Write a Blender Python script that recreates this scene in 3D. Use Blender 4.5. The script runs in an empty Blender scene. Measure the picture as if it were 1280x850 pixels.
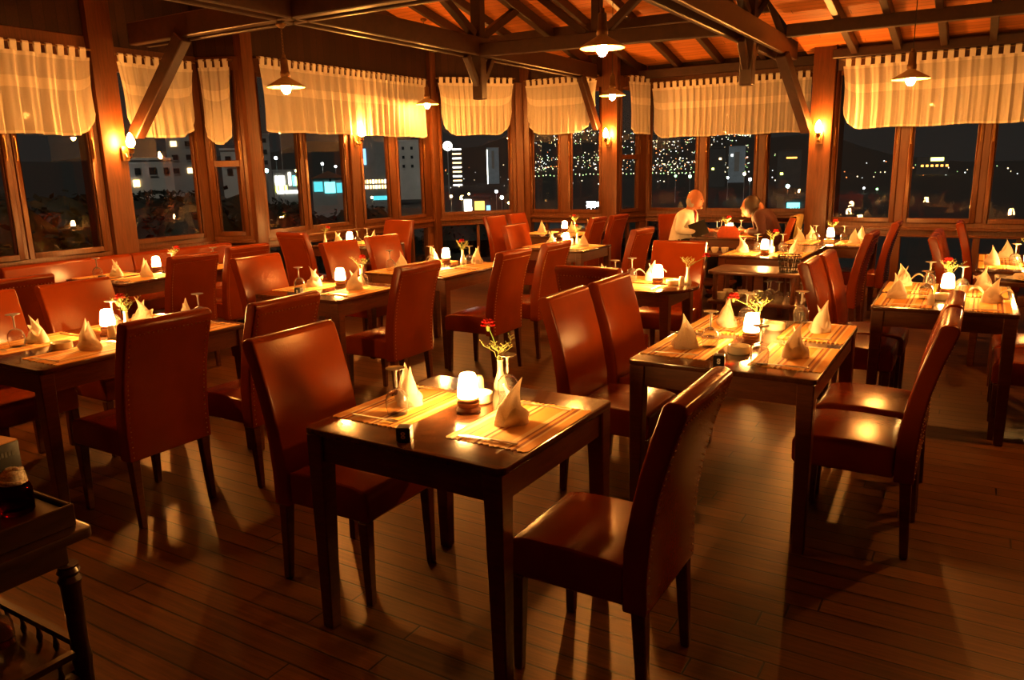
import bpy, bmesh, math, random
from math import sin, cos, pi, radians, sqrt
from mathutils import Vector, Matrix
random.seed(7)

# ------------------------------------------------------------------ camera, world, exposure
S = bpy.context.scene
COL = S.collection
PITCH, ROLL, YAW, CAMZ, FPX = 0.2203, 0.0230, radians(31.3), 1.586, 963.2
cam_data = bpy.data.cameras.new('camera'); cam = bpy.data.objects.new('camera', cam_data); COL.objects.link(cam)
cam_data.sensor_width = 36.0; cam_data.lens = FPX / 1280 * 36.0; cam_data.clip_end = 5000; cam_data.clip_start = 0.02
_r0 = Vector((cos(YAW), sin(YAW), 0)); _fl = Vector((-sin(YAW), cos(YAW), 0))
_fw = _fl * cos(PITCH) + Vector((0, 0, -sin(PITCH))); _u0 = _fl * sin(PITCH) + Vector((0, 0, cos(PITCH)))
_R = _r0 * cos(ROLL) - _u0 * sin(ROLL); _U = _r0 * sin(ROLL) + _u0 * cos(ROLL)
cam.matrix_world = Matrix(((_R.x, _U.x, -_fw.x, 0), (_R.y, _U.y, -_fw.y, 0), (_R.z, _U.z, -_fw.z, CAMZ), (0, 0, 0, 1)))
S.camera = cam
S.view_settings.view_transform = 'Standard'
try: S.view_settings.look = 'None'
except Exception: pass
S.view_settings.gamma = 1.0; S.view_settings.use_curve_mapping = False
S.view_settings.exposure = 2.0
S.cycles.use_denoising = True
S.cycles.max_bounces = 9; S.cycles.diffuse_bounces = 4; S.cycles.glossy_bounces = 4
S.cycles.transmission_bounces = 8; S.cycles.transparent_max_bounces = 16
S.cycles.sample_clamp_indirect = 4.0; S.cycles.blur_glossy = 1.0
S.cycles.caustics_reflective = False; S.cycles.caustics_refractive = False

PENDANT, SCONCE, CANDLE = 420.0, 235.0, 82.0        # radiance of the bulbs and the frosted candle shades
AMBER, WARM = (1.0, 0.35, 0.060), (1.0, 0.46, 0.11)
W = bpy.data.worlds.new('night_sky'); S.world = W; W.use_nodes = True
_bg = W.node_tree.nodes['Background']; _bg.inputs['Color'].default_value = (1.0, 0.95, 0.85, 1); _bg.inputs['Strength'].default_value = 0.0042
facade_fill = bpy.data.lights.new('facade_fill', 'SUN'); facade_fill.energy = 0.16; facade_fill.color = (1.0, 0.92, 0.80); facade_fill.angle = 0.02  # added sun lamp, no moon seen; brightens the building facades outside
mo = bpy.data.objects.new('facade_fill', facade_fill); COL.objects.link(mo); mo.rotation_euler = (radians(42), 0, radians(10))

# ------------------------------------------------------------------ materials
def node_mat(name):
    m = bpy.data.materials.new(name); m.use_nodes = True
    nt = m.node_tree; b = nt.nodes['Principled BSDF']
    return m, nt, b
def N(nt, t, **k):
    n = nt.nodes.new(t)
    for a, v in k.items():
        if a.startswith('i_'):
            n.inputs[a[2:].replace('_', ' ')].default_value = v
        else: setattr(n, a, v)
    return n
def ramp(nt, stops):
    r = nt.nodes.new('ShaderNodeValToRGB'); e = r.color_ramp.elements
    while len(e) < len(stops): e.new(0.5)
    for el, (p, c) in zip(e, stops): el.position = p; el.color = (*c, 1)
    return r
def plain(name, col, rough=0.5, metal=0.0, coat=0.0, bump=0.0, scale=40, var=0.12, spec=None):
    m, nt, b = node_mat(name)
    tc = N(nt, 'ShaderNodeTexCoord'); no = N(nt, 'ShaderNodeTexNoise', i_Scale=scale, i_Detail=3.0)
    nt.links.new(tc.outputs['Object'], no.inputs['Vector'])
    r = ramp(nt, [(0.3, tuple(c * (1 - var) for c in col)), (0.7, tuple(min(1, c * (1 + var)) for c in col))])
    nt.links.new(no.outputs['Fac'], r.inputs['Fac']); nt.links.new(r.outputs['Color'], b.inputs['Base Color'])
    b.inputs['Roughness'].default_value = rough; b.inputs['Metallic'].default_value = metal
    b.inputs['Coat Weight'].default_value = coat
    if spec is not None: b.inputs['Specular IOR Level'].default_value = spec
    if bump:
        bp = N(nt, 'ShaderNodeBump', i_Strength=bump, i_Distance=0.002)
        nt.links.new(no.outputs['Fac'], bp.inputs['Height']); nt.links.new(bp.outputs['Normal'], b.inputs['Normal'])
    return m
def wood(name, c1, c2, rough, scale=(8, 8, 8), coat=0.0, bump=0.15, nscale=3.0):
    m, nt, b = node_mat(name)
    tc = N(nt, 'ShaderNodeTexCoord'); mp = N(nt, 'ShaderNodeMapping'); mp.inputs['Scale'].default_value = scale
    no = N(nt, 'ShaderNodeTexNoise', i_Scale=nscale, i_Detail=6.0, i_Roughness=0.65, i_Distortion=0.6)
    nt.links.new(tc.outputs['Object'], mp.inputs['Vector']); nt.links.new(mp.outputs['Vector'], no.inputs['Vector'])
    r = ramp(nt, [(0.32, c1), (0.68, c2)])
    nt.links.new(no.outputs['Fac'], r.inputs['Fac']); nt.links.new(r.outputs['Color'], b.inputs['Base Color'])
    b.inputs['Roughness'].default_value = rough; b.inputs['Coat Weight'].default_value = coat; b.inputs['Coat Roughness'].default_value = 0.07
    bp = N(nt, 'ShaderNodeBump', i_Strength=bump, i_Distance=0.002)
    nt.links.new(no.outputs['Fac'], bp.inputs['Height']); nt.links.new(bp.outputs['Normal'], b.inputs['Normal'])
    return m
def planks(name, ca, cb, gap, length, width, rough, rot=0.0, grain=0.45, bump=0.5, mortar=0.003, wx=1.2, wy=30):
    m, nt, b = node_mat(name)
    tc = N(nt, 'ShaderNodeTexCoord'); mp = N(nt, 'ShaderNodeMapping'); mp.inputs['Rotation'].default_value = (0, 0, rot)
    nt.links.new(tc.outputs['Object'], mp.inputs['Vector'])
    br = N(nt, 'ShaderNodeTexBrick', offset=0.0, offset_frequency=2, squash=1.0)
    br.inputs['Scale'].default_value = 1.0; br.inputs['Mortar Size'].default_value = mortar; br.inputs['Mortar Smooth'].default_value = 0.3
    br.inputs['Brick Width'].default_value = length; br.inputs['Row Height'].default_value = width; br.inputs['Bias'].default_value = 0.0
    br.inputs['Color1'].default_value = (*ca, 1); br.inputs['Color2'].default_value = (*cb, 1); br.inputs['Mortar'].default_value = (*gap, 1)
    # each row of boards starts at its own random place
    sp = N(nt, 'ShaderNodeSeparateXYZ'); nt.links.new(mp.outputs['Vector'], sp.inputs[0])
    dv = N(nt, 'ShaderNodeMath', operation='DIVIDE'); dv.inputs[1].default_value = width; nt.links.new(sp.outputs['Y'], dv.inputs[0])
    fl = N(nt, 'ShaderNodeMath', operation='FLOOR'); nt.links.new(dv.outputs[0], fl.inputs[0])
    wn = N(nt, 'ShaderNodeTexWhiteNoise', noise_dimensions='1D'); nt.links.new(fl.outputs[0], wn.inputs['W'])
    sh = N(nt, 'ShaderNodeMath', operation='MULTIPLY_ADD'); sh.inputs[1].default_value = length; nt.links.new(wn.outputs['Value'], sh.inputs[0]); nt.links.new(sp.outputs['X'], sh.inputs[2])
    cb_ = N(nt, 'ShaderNodeCombineXYZ'); nt.links.new(sh.outputs[0], cb_.inputs[0]); nt.links.new(sp.outputs['Y'], cb_.inputs[1]); nt.links.new(sp.outputs['Z'], cb_.inputs[2])
    nt.links.new(cb_.outputs[0], br.inputs['Vector'])
    mp2 = N(nt, 'ShaderNodeMapping'); mp2.inputs['Scale'].default_value = (wx, wy, wy); nt.links.new(mp.outputs['Vector'], mp2.inputs['Vector'])
    no = N(nt, 'ShaderNodeTexNoise', i_Scale=2.2, i_Detail=6.0, i_Roughness=0.7, i_Distortion=0.8); nt.links.new(mp2.outputs['Vector'], no.inputs['Vector'])
    no2 = N(nt, 'ShaderNodeTexNoise', i_Scale=1.3, i_Detail=3.0); nt.links.new(mp.outputs['Vector'], no2.inputs['Vector'])
    r = ramp(nt, [(0.3, (1 - grain,) * 3), (0.7, (1 + grain * 0.5,) * 3)]); nt.links.new(no.outputs['Fac'], r.inputs['Fac'])
    mx = N(nt, 'ShaderNodeMix', data_type='RGBA', blend_type='MULTIPLY'); mx.inputs[0].default_value = 1.0
    nt.links.new(br.outputs['Color'], mx.inputs[6]); nt.links.new(r.outputs['Color'], mx.inputs[7])
    r2 = ramp(nt, [(0.3, (0.75,) * 3), (0.7, (1.2,) * 3)]); nt.links.new(no2.outputs['Fac'], r2.inputs['Fac'])
    mx2 = N(nt, 'ShaderNodeMix', data_type='RGBA', blend_type='MULTIPLY'); mx2.inputs[0].default_value = 1.0
    nt.links.new(mx.outputs[2], mx2.inputs[6]); nt.links.new(r2.outputs['Color'], mx2.inputs[7])
    nt.links.new(mx2.outputs[2], b.inputs['Base Color']); b.inputs['Specular IOR Level'].default_value = 0.3
    rr = N(nt, 'ShaderNodeMapRange'); rr.inputs[3].default_value = rough - 0.1; rr.inputs[4].default_value = rough + 0.15
    nt.links.new(no.outputs['Fac'], rr.inputs[0]); nt.links.new(rr.outputs[0], b.inputs['Roughness'])
    inv = N(nt, 'ShaderNodeMath', operation='SUBTRACT'); inv.inputs[0].default_value = 1.0; nt.links.new(br.outputs['Fac'], inv.inputs[1])
    ad = N(nt, 'ShaderNodeMath', operation='MULTIPLY_ADD'); ad.inputs[1].default_value = 0.12
    nt.links.new(no.outputs['Fac'], ad.inputs[0]); nt.links.new(inv.outputs[0], ad.inputs[2])
    bp = N(nt, 'ShaderNodeBump', i_Strength=bump, i_Distance=0.003); nt.links.new(ad.outputs[0], bp.inputs['Height']); nt.links.new(bp.outputs['Normal'], b.inputs['Normal'])
    return m
def emit(name, col, strength, sample=True):
    m, nt, b = node_mat(name)
    b.inputs['Base Color'].default_value = (*[min(1, c) for c in col], 1); b.inputs['Roughness'].default_value = 0.6
    b.inputs['Emission Color'].default_value = (*col, 1); b.inputs['Emission Strength'].default_value = strength
    if not sample: m.cycles.emission_sampling = 'NONE'
    return m
def glass(name, col=(1, 1, 1), rough=0.0, ior=1.45, glint=0.0):
    m = bpy.data.materials.new(name); m.use_nodes = True; nt = m.node_tree; nt.nodes.clear()
    o = N(nt, 'ShaderNodeOutputMaterial'); g = N(nt, 'ShaderNodeBsdfGlass'); g.inputs['Color'].default_value = (*col, 1)
    g.inputs['Roughness'].default_value = rough; g.inputs['IOR'].default_value = ior
    if glint:  # white diffuse mixed into the clear glass, standing for lamp sparkle
        d = N(nt, 'ShaderNodeBsdfDiffuse'); d.inputs['Color'].default_value = (.9, .9, .9, 1); x = N(nt, 'ShaderNodeMixShader'); x.inputs[0].default_value = glint
        nt.links.new(g.outputs[0], x.inputs[1]); nt.links.new(d.outputs[0], x.inputs[2]); nt.links.new(x.outputs[0], o.inputs['Surface'])
    else: nt.links.new(g.outputs[0], o.inputs['Surface'])
    return m
def pane_glass(name):
    m = bpy.data.materials.new(name); m.use_nodes = True; nt = m.node_tree; nt.nodes.clear()
    o = N(nt, 'ShaderNodeOutputMaterial'); t = N(nt, 'ShaderNodeBsdfTransparent'); t.inputs['Color'].default_value = (0.93, 0.95, 0.94, 1)
    g = N(nt, 'ShaderNodeBsdfGlossy'); g.inputs['Roughness'].default_value = 0.0
    fr = N(nt, 'ShaderNodeFresnel'); ge = N(nt, 'ShaderNodeNewGeometry'); ior = N(nt, 'ShaderNodeMapRange'); ior.inputs[3].default_value = 1.5; ior.inputs[4].default_value = 1 / 1.5
    nt.links.new(ge.outputs['Backfacing'], ior.inputs[0]); nt.links.new(ior.outputs[0], fr.inputs['IOR'])
    mx = N(nt, 'ShaderNodeMixShader'); nt.links.new(fr.outputs[0], mx.inputs[0]); nt.links.new(t.outputs[0], mx.inputs[1]); nt.links.new(g.outputs[0], mx.inputs[2])
    nt.links.new(mx.outputs[0], o.inputs['Surface']); return m
def sheer(name, col, clear, thru=0.18):
    m = bpy.data.materials.new(name); m.use_nodes = True; nt = m.node_tree; nt.nodes.clear()
    o = N(nt, 'ShaderNodeOutputMaterial'); t = N(nt, 'ShaderNodeBsdfTransparent')
    d = N(nt, 'ShaderNodeBsdfDiffuse'); l = N(nt, 'ShaderNodeBsdfTranslucent')
    tc = N(nt, 'ShaderNodeTexCoord'); no = N(nt, 'ShaderNodeTexNoise', i_Scale=300.0, i_Detail=2.0); nt.links.new(tc.outputs['Object'], no.inputs['Vector'])
    r = ramp(nt, [(0.3, tuple(c * 0.85 for c in col)), (0.7, col)]); nt.links.new(no.outputs['Fac'], r.inputs['Fac'])
    nt.links.new(r.outputs['Color'], d.inputs['Color']); nt.links.new(r.outputs['Color'], l.inputs['Color'])
    a = N(nt, 'ShaderNodeMixShader'); a.inputs[0].default_value = thru; nt.links.new(d.outputs[0], a.inputs[1]); nt.links.new(l.outputs[0], a.inputs[2])
    c = N(nt, 'ShaderNodeMixShader'); c.inputs[0].default_value = clear; nt.links.new(a.outputs[0], c.inputs[1]); nt.links.new(t.outputs[0], c.inputs[2])
    nt.links.new(c.outputs[0], o.inputs['Surface']); return m
def stripes(name):
    # woven placemat: tan ground with dark brown, cream and rust stripes along its length, ribs across
    m, nt, b = node_mat(name)
    tc = N(nt, 'ShaderNodeTexCoord'); sx = N(nt, 'ShaderNodeSeparateXYZ'); nt.links.new(tc.outputs['Object'], sx.inputs[0])
    mr = N(nt, 'ShaderNodeMapRange'); mr.inputs[1].default_value = -0.15; mr.inputs[2].default_value = 0.15; nt.links.new(sx.outputs['X'], mr.inputs[0])
    tan, dk, cr, ru = (0.84, 0.42, 0.085), (0.36, 0.115, 0.028), (0.92, 0.66, 0.28), (0.60, 0.20, 0.04)
    seq = [(0, tan), (.10, cr), (.13, dk), (.17, tan), (.21, dk), (.235, cr), (.30, tan), (.47, tan), (.53, ru), (.56, cr), (.60, dk), (.63, cr), (.69, tan), (.80, dk), (.825, tan), (.86, ru), (.90, cr), (.95, tan)]
    r = ramp(nt, seq); r.color_ramp.interpolation = 'CONSTANT'; nt.links.new(mr.outputs[0], r.inputs['Fac'])
    nt.links.new(r.outputs['Color'], b.inputs['Base Color']); b.inputs['Roughness'].default_value = 0.75
    wv = N(nt, 'ShaderNodeTexWave', i_Scale=60.0, i_Distortion=0.4); wv.bands_direction = 'Y'; nt.links.new(tc.outputs['Object'], wv.inputs['Vector'])
    bp = N(nt, 'ShaderNodeBump', i_Strength=0.4, i_Distance=0.002); nt.links.new(wv.outputs['Fac'], bp.inputs['Height']); nt.links.new(bp.outputs['Normal'], b.inputs['Normal'])
    return m
def leather(name, col):
    m, nt, b = node_mat(name)
    tc = N(nt, 'ShaderNodeTexCoord')
    no = N(nt, 'ShaderNodeTexNoise', i_Scale=6.0, i_Detail=4.0); nt.links.new(tc.outputs['Object'], no.inputs['Vector'])
    vo = N(nt, 'ShaderNodeTexVoronoi', i_Scale=90.0); vo.feature = 'DISTANCE_TO_EDGE'; nt.links.new(tc.outputs['Object'], vo.inputs['Vector'])
    no3 = N(nt, 'ShaderNodeTexNoise', i_Scale=48.0, i_Detail=5.0, i_Distortion=1.2); nt.links.new(tc.outputs['Object'], no3.inputs['Vector'])
    r = ramp(nt, [(0.3, tuple(c * 0.88 for c in col)), (0.7, tuple(c * 1.08 for c in col))]); nt.links.new(no.outputs['Fac'], r.inputs['Fac'])
    nt.links.new(r.outputs['Color'], b.inputs['Base Color'])
    rr = N(nt, 'ShaderNodeMapRange'); b.inputs['Specular IOR Level'].default_value = 0.32; rr.inputs[3].default_value = 0.14; rr.inputs[4].default_value = 0.27; nt.links.new(no3.outputs['Fac'], rr.inputs[0]); nt.links.new(rr.outputs[0], b.inputs['Roughness'])
    ad = N(nt, 'ShaderNodeMath', operation='ADD'); nt.links.new(no3.outputs['Fac'], ad.inputs[0]); nt.links.new(vo.outputs['Distance'], ad.inputs[1])
    bp = N(nt, 'ShaderNodeBump', i_Strength=0.10, i_Distance=0.003); nt.links.new(ad.outputs[0], bp.inputs['Height']); nt.links.new(bp.outputs['Normal'], b.inputs['Normal'])
    return m

M = dict(
    leather=leather('red_brown_leather', (0.225, 0.034, 0.0035)),
    darkwood=wood('dark_stained_wood', (0.070, 0.020, 0.007), (0.13, 0.038, 0.012), 0.33, (3, 3, 20), coat=0.2),
    ebony=wood('near_black_wood', (0.020, 0.008, 0.004), (0.042, 0.016, 0.008), 0.28, (3, 3, 20), coat=0.4),
    tabletop=wood('espresso_table_top', (0.042, 0.014, 0.005), (0.085, 0.028, 0.009), 0.16, (26, 2, 26), coat=0.35, bump=0.05),
    frame=wood('reddish_window_wood', (0.080, 0.023, 0.005), (0.15, 0.046, 0.011), 0.42, (14, 14, 1.2)),
    beam=wood('dark_roof_timber', (0.027, 0.009, 0.0035), (0.052, 0.018, 0.0065), 0.42, (4, 4, 4)),
    boards=planks('dark_wall_boards', (0.050, 0.016, 0.006), (0.034, 0.011, 0.004), (0.01, 0.004, 0.002), 3.0, 0.11, 0.5, rot=pi / 2),
    panel=wood('sill_wall_wood', (0.055, 0.017, 0.006), (0.10, 0.032, 0.010), 0.45, (3, 3, 12)),
    floor=planks('floor_planks', (0.124, 0.046, 0.0075), (0.076, 0.027, 0.0042), (0.006, 0.0025, 0.001), 1.9, 0.096, 0.34, grain=0.60, mortar=0.0045, wx=1.0, wy=22),
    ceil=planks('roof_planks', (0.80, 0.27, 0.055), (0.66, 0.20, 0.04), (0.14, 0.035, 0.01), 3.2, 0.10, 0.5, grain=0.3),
    curtain=sheer('sheer_white_curtain', (0.90, 0.84, 0.72), 0.18),
    hem=sheer('curtain_double_layer', (0.94, 0.88, 0.76), 0.02, .12),
    napkin=sheer('white_napkin_linen', (0.95, 0.89, 0.78), 0.0, .46),
    mat=stripes('striped_placemat_weave'),
    glass=glass('clear_glass', glint=.05), glassfoot=glass('glint_white_glass_foot', glint=.30), pane=pane_glass('window_glass'),
    steel=plain('polished_steel', (0.85, 0.82, 0.76), 0.28, metal=1.0, var=0.05),
    porcelain=plain('cream_porcelain', (0.80, 0.73, 0.58), 0.22, coat=0.4, var=0.03),
    candle_shade=emit('frosted_shade_glow', WARM, CANDLE),
    candle_base=wood('turned_brown_wood', (0.10, 0.032, 0.012), (0.19, 0.066, 0.024), 0.35, (10, 10, 30), coat=0.3),
    bulb=emit('pendant_bulb', AMBER, PENDANT), sbulb=emit('wall_bulb', AMBER, SCONCE),
    lamp_shade=plain('enamel_lamp_shade', (0.55, 0.40, 0.20), 0.35, metal=0.3), lamp_metal=plain('aged_brass', (0.24, 0.13, 0.05), 0.38, metal=0.9),
    nail=plain('bright_brass_nail', (0.85, 0.62, 0.34), 0.3, metal=0.9), black=plain('black_plastic', (0.012, 0.011, 0.010), 0.3), white=plain('white_paint', (0.85, 0.83, 0.78), 0.5, var=0.02),
    red=plain('red_petals', (0.62, 0.012, 0.010), 0.6, var=0.3, scale=120), green=plain('green_stem', (0.09, 0.17, 0.035), 0.55, var=0.25),
    twig=plain('pale_green_twig', (0.30, 0.33, 0.12), 0.6, var=0.2),
    skin=plain('skin', (0.36, 0.125, 0.055), 0.5, var=0.05), shirt=plain('white_shirt', (0.80, 0.76, 0.70), 0.8, var=0.04), tie=plain('red_tie', (0.35, 0.012, 0.015), 0.6),
    hair_gray=plain('grey_hair', (0.30, 0.28, 0.26), 0.7, var=0.25, scale=150), hair_dark=plain('dark_hair', (0.035, 0.018, 0.010), 0.5, var=0.3, scale=150),
    trousers=plain('dark_trousers', (0.02, 0.018, 0.018), 0.8), maroon=plain('maroon_blouse', (0.055, 0.010, 0.007), 0.8), coat=plain('olive_cloth', (0.36, 0.24, 0.07), 0.8),
    redcloth=plain('orange_red_cloth', (0.55, 0.085, 0.02), 0.7, bump=0.3), redglass=glass('dark_red_glass', (0.35, 0.02, 0.02)), amberglass=glass('amber_glass', (0.8, 0.45, 0.12)),
    crystal=plain('pale_crystal_glint', (0.70, 0.66, 0.58), 0.06, coat=1.0, var=0.5, scale=160), carton=plain('dark_blue_carton', (0.009, 0.013, 0.018), 0.4), cartontop=plain('ochre_carton', (0.60, 0.30, 0.07), 0.6), grey=plain('grey_print', (0.14, 0.15, 0.15), 0.6),
    lemon=plain('orange_peel', (0.70, 0.30, 0.04), 0.45, bump=0.2, scale=90), wire=plain('black_wire', (0.02, 0.016, 0.012), 0.35, metal=0.6),
    leaf=plain('dark_foliage', (0.010, 0.014, 0.006), 0.7, var=0.4, scale=3), bark=plain('bark', (0.05, 0.035, 0.02), 0.8), ground=plain('night_ground', (0.035, 0.034, 0.03), 0.9, scale=0.2),
    facade=plain('pale_render_facade', (0.62, 0.58, 0.52), 0.8, scale=0.3, var=0.08), facade_gray=plain('grey_concrete_facade', (0.34, 0.33, 0.31), 0.8, scale=0.3), facade_dark=plain('dark_facade', (0.09, 0.09, 0.085), 0.8, scale=0.3),
    facade_blue=plain('blue_grey_facade', (0.42, 0.52, 0.62), 0.6, scale=0.3), roof=plain('tile_roof', (0.22, 0.09, 0.05), 0.8),
    pole=plain('galvanised_pole', (0.35, 0.36, 0.36), 0.5), dark_glass=plain('unlit_window_glass', (0.02, 0.022, 0.025), 0.15),
    win_warm=emit('lit_window_warm', (1.0, 0.62, 0.25), 1.6, False), win_white=emit('lit_window_white', (1.0, 0.93, 0.8), 2.4, False), win_cyan=emit('cyan_lit_panel', (0.15, 0.75, 0.8), 1.1, False),
    win_teal=emit('teal_lit_panel', (0.05, 0.32, 0.36), 0.8, False), win_yellow=emit('yellow_neon', (0.8, 0.85, 0.15), 2.0, False), win_orange=emit('orange_lit_panel', (1.0, 0.35, 0.06), 1.3, False), win_blue=emit('blue_lit_panel', (0.2, 0.45, 0.85), 0.8, False),
    lamp_white=emit('white_street_light', (0.85, 0.95, 1.0), 14.0, False), lamp_cyan=emit('cyan_street_light', (0.45, 0.95, 0.9), 9.0, False), lamp_yellow=emit('yellow_street_light', (1.0, 0.72, 0.2), 9.0, False), lamp_green=emit('green_street_light', (0.35, 1.0, 0.3), 3.0, False),
    flood=emit('flood_light', (0.65, 0.85, 1.0), 60.0, False),
    city_warm=emit('city_light_warm', (1.0, 0.75, 0.4), 1.5, False), city_white=emit('city_light_white', (0.9, 0.95, 0.9), 1.2, False), city_green=emit('city_light_green', (0.5, 0.9, 0.3), 1.0, False), city_red=emit('city_light_red', (1.0, 0.25, 0.06), 1.3, False),
)

# ------------------------------------------------------------------ mesh helpers
class MB:
    """Collects boxes, tubes, lathes and sheets; build() links them as ONE mesh object."""
    def __init__(s): s.v = []; s.f = []; s.mi = []; s.sm = []
    def add(s, vs, fs, mi=0, smooth=False):
        o = len(s.v); s.v.extend([tuple(p) for p in vs])
        for f in fs: s.f.append(tuple(i + o for i in f)); s.mi.append(mi); s.sm.append(smooth)
        return s
    def box(s, x0, x1, y0, y1, z0, z1, mi=0):
        if x0 > x1: x0, x1 = x1, x0
        if y0 > y1: y0, y1 = y1, y0
        vs = [(x0, y0, z0), (x1, y0, z0), (x1, y1, z0), (x0, y1, z0), (x0, y0, z1), (x1, y0, z1), (x1, y1, z1), (x0, y1, z1)]
        return s.add(vs, [(3, 2, 1, 0), (4, 5, 6, 7), (0, 1, 5, 4), (1, 2, 6, 5), (2, 3, 7, 6), (3, 0, 4, 7)], mi)
    def bar(s, a, b, w, h, mi=0, up=(0, 0, 1), w2=None, h2=None):
        a = Vector(a); b = Vector(b); d = (b - a).normalized(); u = Vector(up)
        if abs(d.dot(u)) > 0.98: u = Vector((1, 0, 0))
        sx = d.cross(u).normalized(); sz = sx.cross(d).normalized(); w2 = w if w2 is None else w2; h2 = h if h2 is None else h2
        vs = []
        for p, ww, hh in ((a, w, h), (b, w2, h2)):
            for i, j in ((-1, -1), (1, -1), (1, 1), (-1, 1)): vs.append(p + sx * (i * ww / 2) + sz * (j * hh / 2))
        return s.add(vs, [(3, 2, 1, 0), (4, 5, 6, 7), (0, 1, 5, 4), (1, 2, 6, 5), (2, 3, 7, 6), (3, 0, 4, 7)], mi)
    def lathe(s, prof, c=(0, 0, 0), seg=20, mi=0, smooth=True):
        vs = []; fs = []; n = len(prof)
        for r, z in prof:
            for k in range(seg):
                a = 2 * pi * k / seg; vs.append((c[0] + r * cos(a), c[1] + r * sin(a), c[2] + z))
        for i in range(n - 1):
            for k in range(seg):
                k2 = (k + 1) % seg; fs.append((i * seg + k, i * seg + k2, (i + 1) * seg + k2, (i + 1) * seg + k))
        if prof[0][0] > 1e-6: fs.append(tuple(range(seg))[::-1])
        if prof[-1][0] > 1e-6: fs.append(tuple((n - 1) * seg + k for k in range(seg)))
        return s.add(vs, fs, mi, smooth)
    def tube(s, pts, r, seg=6, mi=0, smooth=True):
        pts = [Vector(p) for p in pts]; vs = []; fs = []; n = len(pts)
        rs = r if isinstance(r, (list, tuple)) else [r] * n
        for i, p in enumerate(pts):
            d = (pts[min(i + 1, n - 1)] - pts[max(i - 1, 0)])
            d = d.normalized() if d.length > 1e-9 else Vector((0, 0, 1))
            u = Vector((0, 0, 1)) if abs(d.z) < 0.9 else Vector((1, 0, 0))
            a = d.cross(u).normalized(); b = a.cross(d)
            for k in range(seg):
                t = 2 * pi * k / seg; vs.append(p + a * (rs[i] * cos(t)) + b * (rs[i] * sin(t)))
        for i in range(n - 1):
            for k in range(seg):
                k2 = (k + 1) % seg; fs.append((i * seg + k, i * seg + k2, (i + 1) * seg + k2, (i + 1) * seg + k))
        fs.append(tuple(range(seg))[::-1]); fs.append(tuple((n - 1) * seg + k for k in range(seg)))
        return s.add(vs, fs, mi, smooth)
    def ell(s, c, rx, ry, rz, seg=14, rings=9, mi=0, fn=None):
        vs = []; fs = []
        for i in range(rings + 1):
            t = pi * i / rings
            for k in range(seg):
                a = 2 * pi * k / seg; p = Vector((sin(t) * cos(a), sin(t) * sin(a), cos(t)))
                if fn: p = p * fn(p)
                vs.append((c[0] + rx * p.x, c[1] + ry * p.y, c[2] + rz * p.z))
        for i in range(rings):
            for k in range(seg):
                k2 = (k + 1) % seg; fs.append((i * seg + k, (i + 1) * seg + k, (i + 1) * seg + k2, i * seg + k2))
        return s.add(vs, fs, mi, True)
    def sheet(s, grid, mi=0, smooth=True):
        nu = len(grid[0]); vs = [p for row in grid for p in row]; fs = []
        for i in range(len(grid) - 1):
            for j in range(nu - 1): fs.append((i * nu + j, i * nu + j + 1, (i + 1) * nu + j + 1, (i + 1) * nu + j))
        return s.add(vs, fs, mi, smooth)
    def prism(s, prof, y0, y1, mi=0, smooth=False):
        """closed outline in x,z extruded along y"""
        n = len(prof); vs = [(x, y0, z) for x, z in prof] + [(x, y1, z) for x, z in prof]
        fs = [tuple(range(n)), tuple(range(2 * n - 1, n - 1, -1))] + [(i, i + n, (i + 1) % n + n, (i + 1) % n) for i in range(n)]
        return s.add(vs, fs, mi, smooth)
    def mesh(s, name, mats, bevel=0.0, seg=2, sharp=35, solid=None):
        me = bpy.data.meshes.new(name); me.from_pydata(s.v, [], s.f)
        for m in (mats if isinstance(mats, (list, tuple)) else [mats]): me.materials.append(m)
        me.polygons.foreach_set('material_index', s.mi); me.polygons.foreach_set('use_smooth', s.sm)
        bm = bmesh.new(); bm.from_mesh(me)
        bmesh.ops.remove_doubles(bm, verts=bm.verts, dist=1e-6)
        bmesh.ops.recalc_face_normals(bm, faces=bm.faces)
        if bevel:
            ed = [e for e in bm.edges if len(e.link_faces) == 2 and e.calc_face_angle(0) > radians(30)]
            bmesh.ops.bevel(bm, geom=ed, offset=bevel, segments=seg, affect='EDGES', profile=0.6, clamp_overlap=True)
            for f in bm.faces: f.smooth = True
        bm.to_mesh(me); bm.free()
        me.set_sharp_from_angle(angle=radians(sharp)); me.update()
        return me
    def build(s, name, mats, parent=None, loc=(0, 0, 0), rz=0.0, **k):
        return put(name, s.mesh(name, mats, **k), parent, loc, rz)
def put(name, me, parent=None, loc=(0, 0, 0), rz=0.0):
    o = bpy.data.objects.new(name, me); COL.objects.link(o)
    if parent is not None: o.parent = parent
    o.location = loc; o.rotation_euler = (0, 0, rz); return o
def tag(o, label=None, cat=None, group=None, kind=None):
    for k, v in (('label', label), ('category', cat), ('group', group), ('kind', kind)):
        if v: o[k] = v
    return o
def thing(name, label, cat, loc=(0, 0, 0), rz=0.0, group=None):
    return tag(put(name, None, None, loc, rz), label, cat, group)
def struct(o, label=None): o['kind'] = 'structure'; o['label'] = label or o.name; return o
CHILD = {}
def child(parent, name, me, **k):
    o = put(name, me, parent, **k); CHILD.setdefault(parent.name, []).append(o); return o
def dup(src, loc, rz, label, group=None):
    r = src.copy(); COL.objects.link(r); r.location = loc; r.rotation_euler = (0, 0, rz); r['label'] = label
    if group: r['group'] = group
    def kids(a, b):
        for ch in list(CHILD.get(a.name, [])):
            c = ch.copy(); COL.objects.link(c); c.parent = b; CHILD.setdefault(b.name, []).append(c); kids(ch, c)
    kids(src, r)
    return r
def R2(x, y, a): return (x * cos(a) - y * sin(a), x * sin(a) + y * cos(a))

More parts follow.
